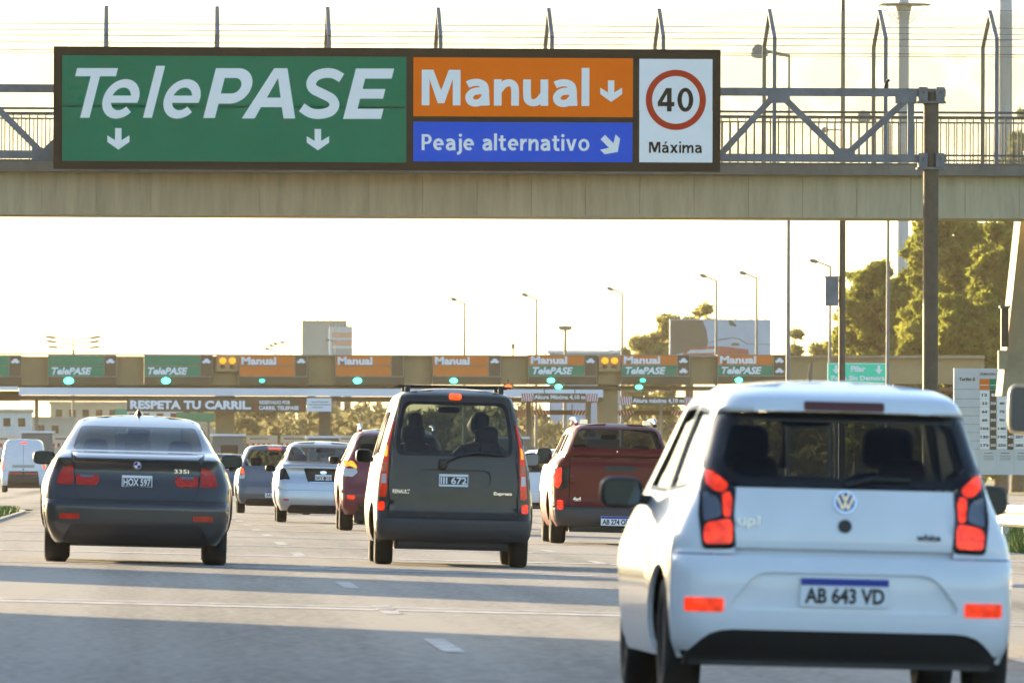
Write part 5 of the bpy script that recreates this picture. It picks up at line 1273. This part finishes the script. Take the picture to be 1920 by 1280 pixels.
# people inside, seen from behind
mat('skin', (.42, .25, .17), .6); mat('hair', (.02, .016, .012), .8); mat('cloth_dark', (.03, .035, .05), .9); mat('cloth_olive', (.05, .05, .04), .9)
def person(car, x, y, zseat, turn, cloth, label):
    base = Matrix.Translation(car.loc) @ Matrix.Rotation(car.roll, 4, 'Y') @ Matrix.Translation((x, y, zseat))
    root = empty('person', base.translation, (0, car.roll, 0), label, 'person')
    rings = [(.00, .17, .13, 0, 0), (.12, .165, .125, 0, 0), (.30, .17, .115, .01, 0), (.42, .20, .115, .01, 0), (.50, .215, .105, 0, 0), (.545, .16, .09, 0, 0), (.575, .075, .07, .01, 0), (.62, .058, .06, .015, 0), (.65, .062, .075, .02, 1), (.69, .070, .092, .03, 1), (.74, .076, .10, .03, 1), (.79, .077, .102, .025, 1), (.835, .066, .088, .02, 1), (.86, .04, .05, .015, 1), (.868, .004, .004, .012, 1)]
    n = 20; vs = []; fs = []
    for z, rx, ry, oy, hd in rings:
        for i in range(n):
            a = 2 * math.pi * i / n; px_, py_ = rx * math.cos(a), ry * math.sin(a) + oy
            if hd and abs(a - math.pi / 2) < .2: py_ += {.69: .012, .74: .028, .79: .002}.get(z, 0)
            if hd: px_, py_ = px_ * math.cos(turn) - py_ * math.sin(turn), px_ * math.sin(turn) + py_ * math.cos(turn)
            vs.append((px_, py_, z))
    for j in range(len(rings) - 1):
        for i in range(n): fs.append((j*n+i, j*n+(i+1)%n, (j+1)*n+(i+1)%n, (j+1)*n+i))
    mb = MB(); mb.add(vs, fs, True)
    for sg in (-1, 1):
        mb.tube([(sg * .17, 0, .50), (sg * .235, .02, .42), (sg * .26, .06, .24), (sg * .22, .28, .2), (sg * .18, .42, .30), (sg * .17, .47, .32)], [.05, .062, .05, .042, .03, .035], 10)
        mb.tube([(sg * .09, .02, .05), (sg * .11, .4, .08), (sg * .11, .6, -.25)], [.085, .07, .045], 10)
    o = mb.build('body', 'skin', root)
    sh = MB(); cr = [q for q in rings if q[0] <= .56]
    sh.add([(rx * 1.05 * math.cos(2*math.pi*i/n), ry * 1.08 * math.sin(2*math.pi*i/n) + oy, z) for z, rx, ry, oy, _ in cr for i in range(n)], [(j*n+i, j*n+(i+1)%n, (j+1)*n+(i+1)%n, (j+1)*n+i) for j in range(len(cr)-1) for i in range(n)], True)
    for sg in (-1, 1): sh.tube([(sg * .16, 0, .50), (sg * .235, .02, .42), (sg * .26, .06, .24), (sg * .22, .26, .2)], [.06, .072, .06, .05], 10)
    sh.build('shirt', cloth, root)
    h_ = MB(); hv = []
    for z, rx, ry, oy in ((.70, .074, .095, .02), (.74, .083, .106, .02), (.79, .085, .11, .017), (.84, .074, .097, .012), (.872, .045, .055, .01), (.882, .004, .004, .01)):
        for i in range(n):
            a = 2 * math.pi * i / n; px_, py_ = rx * math.cos(a), ry * math.sin(a) + oy
            if math.sin(a) > .35 and z < .83: px_ *= .9; py_ = min(py_, .045)
            hv.append((px_ * math.cos(turn) - py_ * math.sin(turn), px_ * math.sin(turn) + py_ * math.cos(turn), z))
    h_.add(hv, [(j*n+i, j*n+(i+1)%n, (j+1)*n+(i+1)%n, (j+1)*n+i) for j in range(5) for i in range(n)], True); h_.build('hair', 'hair', root)
person(k, -.37, 2.02, .72, 0, 'cloth_dark', 'driver in dark clothes seen from behind at left inside the dark van')
person(k, .33, 2.0, .74, 1.3, 'cloth_olive', 'passenger with head turned left seen inside the dark van')
for sg in (-.35, .35): pass

# ---------------- dark red pickup with canopy
p = Car(dict(name='pickup_truck', label='dark red pickup with a matching canopy in the right lane', cat='pickup', cx=1154, s=135, L=4.75, backing=1.2, paint='paint_maroon', R=.14, dz=.06, step=.07, bow=.04,
    w=[(.24, .80), (.35, .86), (.55, .885), (.8, .888), (1.0, .872), (1.14, .825), (1.22, .745), (1.30, .71), (1.5, .63), (1.58, .595), (1.63, .555), (1.655, .50)],
    y=[(.24, .1), (.34, .0), (.50, 0), (.53, .06), (.6, .09), (1.08, .10), (1.17, .14), (1.225, .12), (1.24, .08), (1.30, .10), (1.36, .14), (1.60, .34), (1.65, .45), (1.69, .75)], crown=.035,
    top=[(1.5, 1.66, .035), (2.6, 1.66, .04), (2.95, 1.60, .045), (3.55, 1.12, .06), (4.4, 1.02, .05), (4.75, .8, .02)], ws=2.95,
    side_windows=[[(.6, 1.28), (1.5, 1.26), (1.5, 1.54), (.75, 1.54)], [(1.75, 1.24), (2.45, 1.22), (2.45, 1.55), (1.75, 1.55)], [(2.52, 1.22), (3.25, 1.20), (2.9, 1.53), (2.52, 1.55)]], wheel=(.345, 1.0, 3.85, .215, .88), seat_y=2.5, bench_y=1.75, seat_z=1.15, glass='glass_dark'))
p.body()
pw = rnd([(-.63, 1.345), (.63, 1.345), (.585, 1.5), (.53, 1.605), (-.53, 1.605), (-.585, 1.5)], .05)
tgp = [(-.65, .535), (.65, .535), (.652, 1.205), (-.652, 1.205)]
p.rear('bumper', p.outline(.26, .525), 'plastic_grey', .02, thick=.05)
p.rear('body_shell', p.outline(.53), 'paint_maroon', 0, [pw, [(x * 1.012, .87 + (z - .87) * 1.012) for x, z in tgp]])
p.rear('tailgate', tgp, 'paint_maroon', 0, thick=.04)
p.rear('canopy_window', pw, 'glass_dark', -.004, thick=0)
p.rear('canopy_gap', rect(-.70, 1.212, .70, 1.232), 'plastic_black', .004)
p.rear('tailgate_handle', rnd(rect(-.16, 1.03, .26, 1.10), .02), 'plastic_black', .008)
for sg, q in zip((1, -1), p.both('tail_lamp', rnd([(.665, 1.07), (.80, 1.085), (.868, 1.03), (.872, .78), (.79, .745), (.67, .78)], .03), 'lamp_dark', .012, .03)):
    r_ = rnd([(.765, 1.07), (.835, 1.05), (.865, .98), (.868, .80), (.81, .76), (.765, .86)], .02); p.rear('red_lens', r_ if sg > 0 else mir(r_), 'lamp_reflector_glow', .017, thick=.006, parent=q)
p.both('reflector', rnd(rect(.735, .475, .825, .61), .03), 'lamp_reflector_glow', .028)  # bumper reflectors made to glow like the lit lenses
p.plate(.335, 'AB 274 OD', 'new', .42, off=.03)
p.badge('4x4', -.60, .60, -.49, .66)
for sg in (-1, 1):
    MB().tube([(sg * .55, .85, 1.67), (sg * .55, 1.0, 1.745), (sg * .55, 2.5, 1.745), (sg * .55, 2.7, 1.69)], .03, 8).build('roof_rail', 'chrome', p.root)
    MB().box((sg * .44 - .05, .95, 1.68), (sg * .44 + .05, 1.1, 1.74)).build('rail_foot', 'chrome', p.root)
p.bar('wiper_knob', 'chrome', [(.0, p.surf(0, 1.30)[1] - .03, 1.285), (0, p.surf(0, 1.3)[1] - .03, 1.31)], .012)
p.mirrors('plastic_black', 3.0, 1.22, (.115, .09, .115), .08)

# ---------------- generic farther cars
def far_car(name, label, cat, cx, s, paint_, w, y, top, ws, wheel, win, lamps, L=4.2, plate=None, extra=None, bump=.6, valance=.33, glass_='glass_tint', R=.16, mir_z=.98, group=None, yaw=0, sw=None, seat_z=1.0, crown=.03):
    c = Car(dict(name=name, label=label, cat=cat, cx=cx, s=s, L=L, paint=paint_, R=R, dz=.08, step=.1, w=w, y=y, top=top, ws=ws, wheel=wheel, glass=glass_, seat_z=seat_z, yaw=yaw, crown=crown,
        side_windows=sw or [[(1.3, 1.02), (2.0, 1.0), (2.0, 1.36), (1.5, 1.35)], [(2.07, 1.0), (2.85, .99), (2.45, 1.35), (2.07, 1.36)]]))
    c.body()
    z0 = w[0][0]
    c.rear('bumper', c.outline(z0, bump - .004), paint_, .004); c.rear('valance', rnd([(-.66, z0 - .03), (.66, z0 - .03), (.6, valance), (-.6, valance)], .05), 'plastic_black', .01)
    c.rear('body_shell', c.outline(bump), paint_, 0, [win]); c.rear('rear_window', win, glass_, -.006, thick=0)
    for pl, m, off in lamps: c.both('tail_lamp', pl, m, off)
    if plate: c.plate(*plate)
    c.mirrors('plastic_black' if not extra or 'mirror' not in extra else extra['mirror'], None, mir_z, (.09, .07, .065), .07)
    return c
sed_y = [(.2, .1), (.3, .02), (.45, 0), (.7, .03), (.95, .09), (1.04, .07), (1.06, .12), (1.10, .42), (1.12, .5), (1.38, 1.15), (1.44, 1.4), (1.5, 1.9)]
sv = far_car('sedan_car', 'silver sedan ahead of the grey gap, left of the dark van', 'car', 604, 103, 'paint_silver',
    [(.22, .76), (.4, .83), (.7, .845), (.9, .82), (1.05, .76), (1.12, .705), (1.3, .63), (1.42, .57), (1.46, .50)], sed_y, [(2.2, 1.47, .03), (2.7, 1.42, .04), (3.35, 1.0, .06), (4.1, .85, .05), (4.4, .7, .02)], 2.7, (.31, .9, 3.5, .19, .83),
    rnd([(-.655, 1.125), (.655, 1.125), (.585, 1.38), (-.585, 1.38)], .05), [(rnd([(.82, .985), (.70, .995), (.60, .79), (.80, .775)], .03), 'lamp_dark', .008), (rnd(rect(.62, .40, .72, .43), .01), 'lamp_red', .01)], 4.4, (.82, 'GXK 201', 'old'))
sv.rear('plate_recess', rnd([(-.36, .995), (.36, .995), (.28, .745), (-.28, .745)], .03), 'lamp_dark', .004); sv.rear('chrome_strip', rect(-.25, .742, .25, .757), 'chrome', .008); sv.rear('emblem', circ(0, .925, .06, 20, .035), 'chrome', .012)
sv.plate(.815, 'GXK 201', 'old') if False else None
hat_y = [(.2, .1), (.3, .02), (.45, 0), (.6, .02), (.7, .06), (1.0, .12), (1.1, .16), (1.42, .42), (1.47, .5), (1.53, .8)]
gh = far_car('hatchback_car', 'steel grey hatchback left of the silver sedan', 'car', 513, 84.5, 'paint_steel',
    [(.22, .76), (.4, .82), (.75, .83), (.95, .795), (1.1, .745), (1.35, .645), (1.44, .60), (1.49, .53)], hat_y, [(1.2, 1.5, .03), (2.2, 1.49, .04), (2.55, 1.43, .04), (3.2, 1.0, .06), (3.85, .86, .05), (4.05, .7, .02)], 2.55, (.305, .6, 3.2, .185, .82),
    rnd([(-.67, 1.06), (.67, 1.06), (.60, 1.30), (.555, 1.41), (-.555, 1.41), (-.60, 1.30)], .05), [(rnd([(.80, 1.0), (.70, 1.01), (.66, .88), (.80, .88)], .03), 'brake_on', .008), (rnd([(.655, .87), (.80, .87), (.81, .76), (.67, .77)], .02), 'lamp_clear', .008)], 4.05, (.43, 'AA 512 KP', 'new'))
gh.rear('high_brake_lamp', rnd(rect(-.14, 1.43, .14, 1.465), .01), 'brake_on', .01)
gh.rear('emblem', circ(0, .93, .06, 16), 'chrome', .008)
suv_y = [(.28, .1), (.36, .02), (.55, 0), (.66, .02), (.75, .06), (1.05, .10), (1.15, .14), (1.5, .34), (1.55, .42), (1.62, .8)]
rs_ = far_car('suv_car', 'wine red SUV half hidden behind the dark van', 'car', 741, 118, 'paint_wine',
    [(.26, .80), (.4, .87), (.8, .885), (1.0, .86), (1.12, .80), (1.35, .70), (1.5, .64), (1.56, .60), (1.60, .53)], suv_y, [(1.2, 1.61, .03), (2.4, 1.60, .04), (2.75, 1.54, .04), (3.4, 1.1, .06), (4.2, .98, .05), (4.5, .8, .02)], 2.75, (.35, .8, 3.45, .22, .885),
    rnd([(-.68, 1.14), (.68, 1.14), (.60, 1.51), (-.60, 1.51)], .05), [(rnd([(.845, 1.12), (.70, 1.115), (.63, 1.02), (.64, 1.0), (.845, 1.02)], .02), 'lamp_warm', .01), (rnd([(.64, .995), (.845, 1.0), (.85, .87), (.70, .86), (.62, .93)], .02), 'lamp_clear', .01), (rnd(rect(.66, .50, .78, .57), .02), 'lamp_reflector_glow', .012)], 4.5, (.8, 'NFR 840', 'old'), valance=.45, glass_='glass_dark', mir_z=1.12, seat_z=1.15)  # lowest red pair are reflectors with an added glow
for sg in (-1, 1): MB().tube([(sg * .58, .6, 1.60), (sg * .58, .75, 1.69), (sg * .58, 2.3, 1.69), (sg * .58, 2.5, 1.60)], .028, 8).build('roof_rail', 'chrome', rs_.root)
van_y = [(.3, .08), (.4, 0), (.6, .0), (.72, .04), (1.0, .06), (1.6, .12), (2.0, .22), (2.1, .3), (2.2, .6)]
wv = far_car('delivery_van', 'tall white delivery van at the left edge beyond the grass', 'van', 44, 46, 'paint_offwhite',
    [(.28, .86), (.45, .90), (.9, .905), (1.3, .87), (1.7, .81), (2.0, .75), (2.08, .70), (2.13, .62)], van_y, [(1.0, 2.14, .03), (3.0, 2.12, .04), (3.6, 1.95, .04), (4.2, 1.3, .06), (4.8, 1.1, .05), (5.0, .9, .02)], 3.6, (.33, .8, 4.0, .2, .88),
    rnd([(-.03, .9), (.03, .9), (.03, .95), (-.03, .95)], .01), [(rnd([(.88, 1.25), (.81, 1.25), (.80, .95), (.88, .95)], .02), 'brake_on', .01), (rnd(rect(.05, .74, .6, .80), .01), 'lamp_red', .012)], 5.0, None, bump=.88, valance=.86, mir_z=1.3, seat_z=1.3,
    sw=[[(3.0, 1.25), (4.0, 1.25), (3.6, 1.9), (3.0, 1.95)]])
wv.rear('plate_recess', rnd(rect(-.45, 1.0, .45, 1.12), .03), 'bb_grey', .006); wv.rear('high_brake_lamp', rect(-.12, 1.98, .14, 2.04), 'brake_on', .01); wv.rear('door_seam', rect(-.006, .9, .006, 2.05), 'plastic_grey', .002)
nv = far_car('hatchback_car', 'dark blue car mostly hidden between the dark sedan and the grey hatchback', 'car', 424, 58, 'paint_navy',
    [(.22, .76), (.4, .82), (.75, .83), (.95, .795), (1.1, .745), (1.35, .645), (1.44, .60), (1.49, .53)], hat_y, [(1.2, 1.5, .03), (2.2, 1.49, .04), (2.55, 1.43, .04), (3.2, 1.0, .06), (3.85, .86, .05), (4.05, .7, .02)], 2.55, (.305, .6, 3.2, .185, .82),
    rnd([(-.67, 1.06), (.67, 1.06), (.555, 1.41), (-.555, 1.41)], .05), [(rnd([(.80, 1.0), (.70, 1.01), (.66, .80), (.80, .80)], .03), 'brake_on', .008)], 4.05, (.43, 'LKD 118', 'old'))
wc = far_car('hatchback_car', 'pale car partly hidden between the dark van and the pickup', 'car', 1040, 76, 'paint_offwhite',
    [(.22, .78), (.4, .85), (.8, .87), (1.0, .84), (1.1, .80), (1.4, .70), (1.55, .64), (1.60, .57)], suv_y, [(1.2, 1.62, .03), (2.2, 1.61, .04), (2.55, 1.55, .04), (3.2, 1.1, .06), (3.85, .95, .05), (4.05, .8, .02)], 2.55, (.33, .7, 3.2, .2, .85),
    rnd([(-.72, 1.08), (.72, 1.08), (.62, 1.51), (-.62, 1.51)], .05), [(rnd([(.84, 1.05), (.72, 1.06), (.70, .8), (.84, .8)], .03), 'lamp_red', .008)], 4.05, (.5, 'PQM 366', 'old'), mir_z=1.1)

# ---------------- light truck outside the right edge: only its mirror shows
def truck():
    X0, Y0 = 5.66, 61.2; g = ground(7, Y0); root = empty('light_truck', (6.68, Y0, g), (0, ROLL, 0), 'light truck beyond the right edge of which only the big mirror shows', 'truck')
    x0 = -1.0; MB().box((x0, 0, .75), (1.0, 3.9, 2.7)).build('cargo_box', 'paint_offwhite', root)
    cabp = [(4.05, .45), (5.75, .45), (5.85, 1.0), (5.72, 1.25), (5.45, 2.15), (4.1, 2.2)]
    mb = MB(); n = len(cabp); mb.add([(x0 + .04, y, z) for y, z in cabp] + [(.96, y, z) for y, z in cabp], [tuple(range(n)), tuple(range(2 * n - 1, n - 1, -1))] + [(i, n + i, n + (i + 1) % n, (i + 1) % n) for i in range(n)]); mb.build('cab', 'paint_offwhite', root)
    MB().box((x0 + .03, 4.4, 1.3), (x0 + .037, 5.3, 1.95)).build('side_window', 'lamp_dark', root)
    MB().box((x0 + .25, .1, .5), (.75, 5.6, .72)).build('chassis', 'plastic_black', root)
    for yy in (.9, 4.75):
        for sg in (-1, 1): o = MB().lathe_x([(-.12, .25), (-.13, .38), (-.1, .41), (.1, .41), (.13, .38), (.12, .25)], sg * .82, yy, .41).build('wheel', 'rubber', root); MB().lathe_x([(sg * -.05, .25), (sg * .1, .26), (sg * .06, .05), (sg * .07, .01)], sg * .82, yy, .41).build('rim', 'rim', o)
    t = P(1913, 769, 66.6); lx, lz = t.x - 6.68, t.z - g - .02
    o = MB().ell((lx, 66.6 - Y0, lz), (.105, .06, .16), .45).build('door_mirror', mat('mirror_shell', (.45, .38, .28), .5), root)
    sheet('mirror_glass', [rnd(rect(lx - .082, lz - .138, lx + .1, lz + .138), .04)], [], flat(66.6 - Y0 - .062), 'mirror', o, .002, .004, 1, smooth=False)
    MB().tube([(lx + .05, 66.6 - Y0, lz + .12), (x0 + .05, 66.6 - Y0 - .1, lz + .2)], .015, 6).build('mirror_arm', 'plastic_black', o)
    MB().tube([(lx + .05, 66.6 - Y0, lz - .12), (x0 + .05, 66.6 - Y0 - .1, lz - .2)], .015, 6).build('mirror_arm', 'plastic_black', o)
truck()
# ------------------------------------------------------------------ added unseen walls left of the road that shade it
added_shade_wall(42, 81, 4.9, 'nearest added concrete shade wall, unseen outside the left edge')
added_shade_wall(99, 111, 4.0, 'farthest added concrete shade wall, unseen outside the left edge')
# ------------------------------------------------------------------ haze
hz = MB().box((-1490, -55, -6), (1490, 1150, 34)).build('haze', mat('haze_tmp', (1, 1, 1)))
hm = bpy.data.materials.new('haze_air'); hm.use_nodes = True; n_ = hm.node_tree; n_.nodes.clear()
oo = n_.nodes.new('ShaderNodeOutputMaterial'); pv = n_.nodes.new('ShaderNodeVolumePrincipled')
pv.inputs['Color'].default_value = (1, .88, .64, 1); pv.inputs['Density'].default_value = .00006; pv.inputs['Anisotropy'].default_value = .3
n_.links.new(pv.outputs[0], oo.inputs['Volume']); hz.data.materials.clear(); hz.data.materials.append(hm)
tag(hz, kind='stuff')
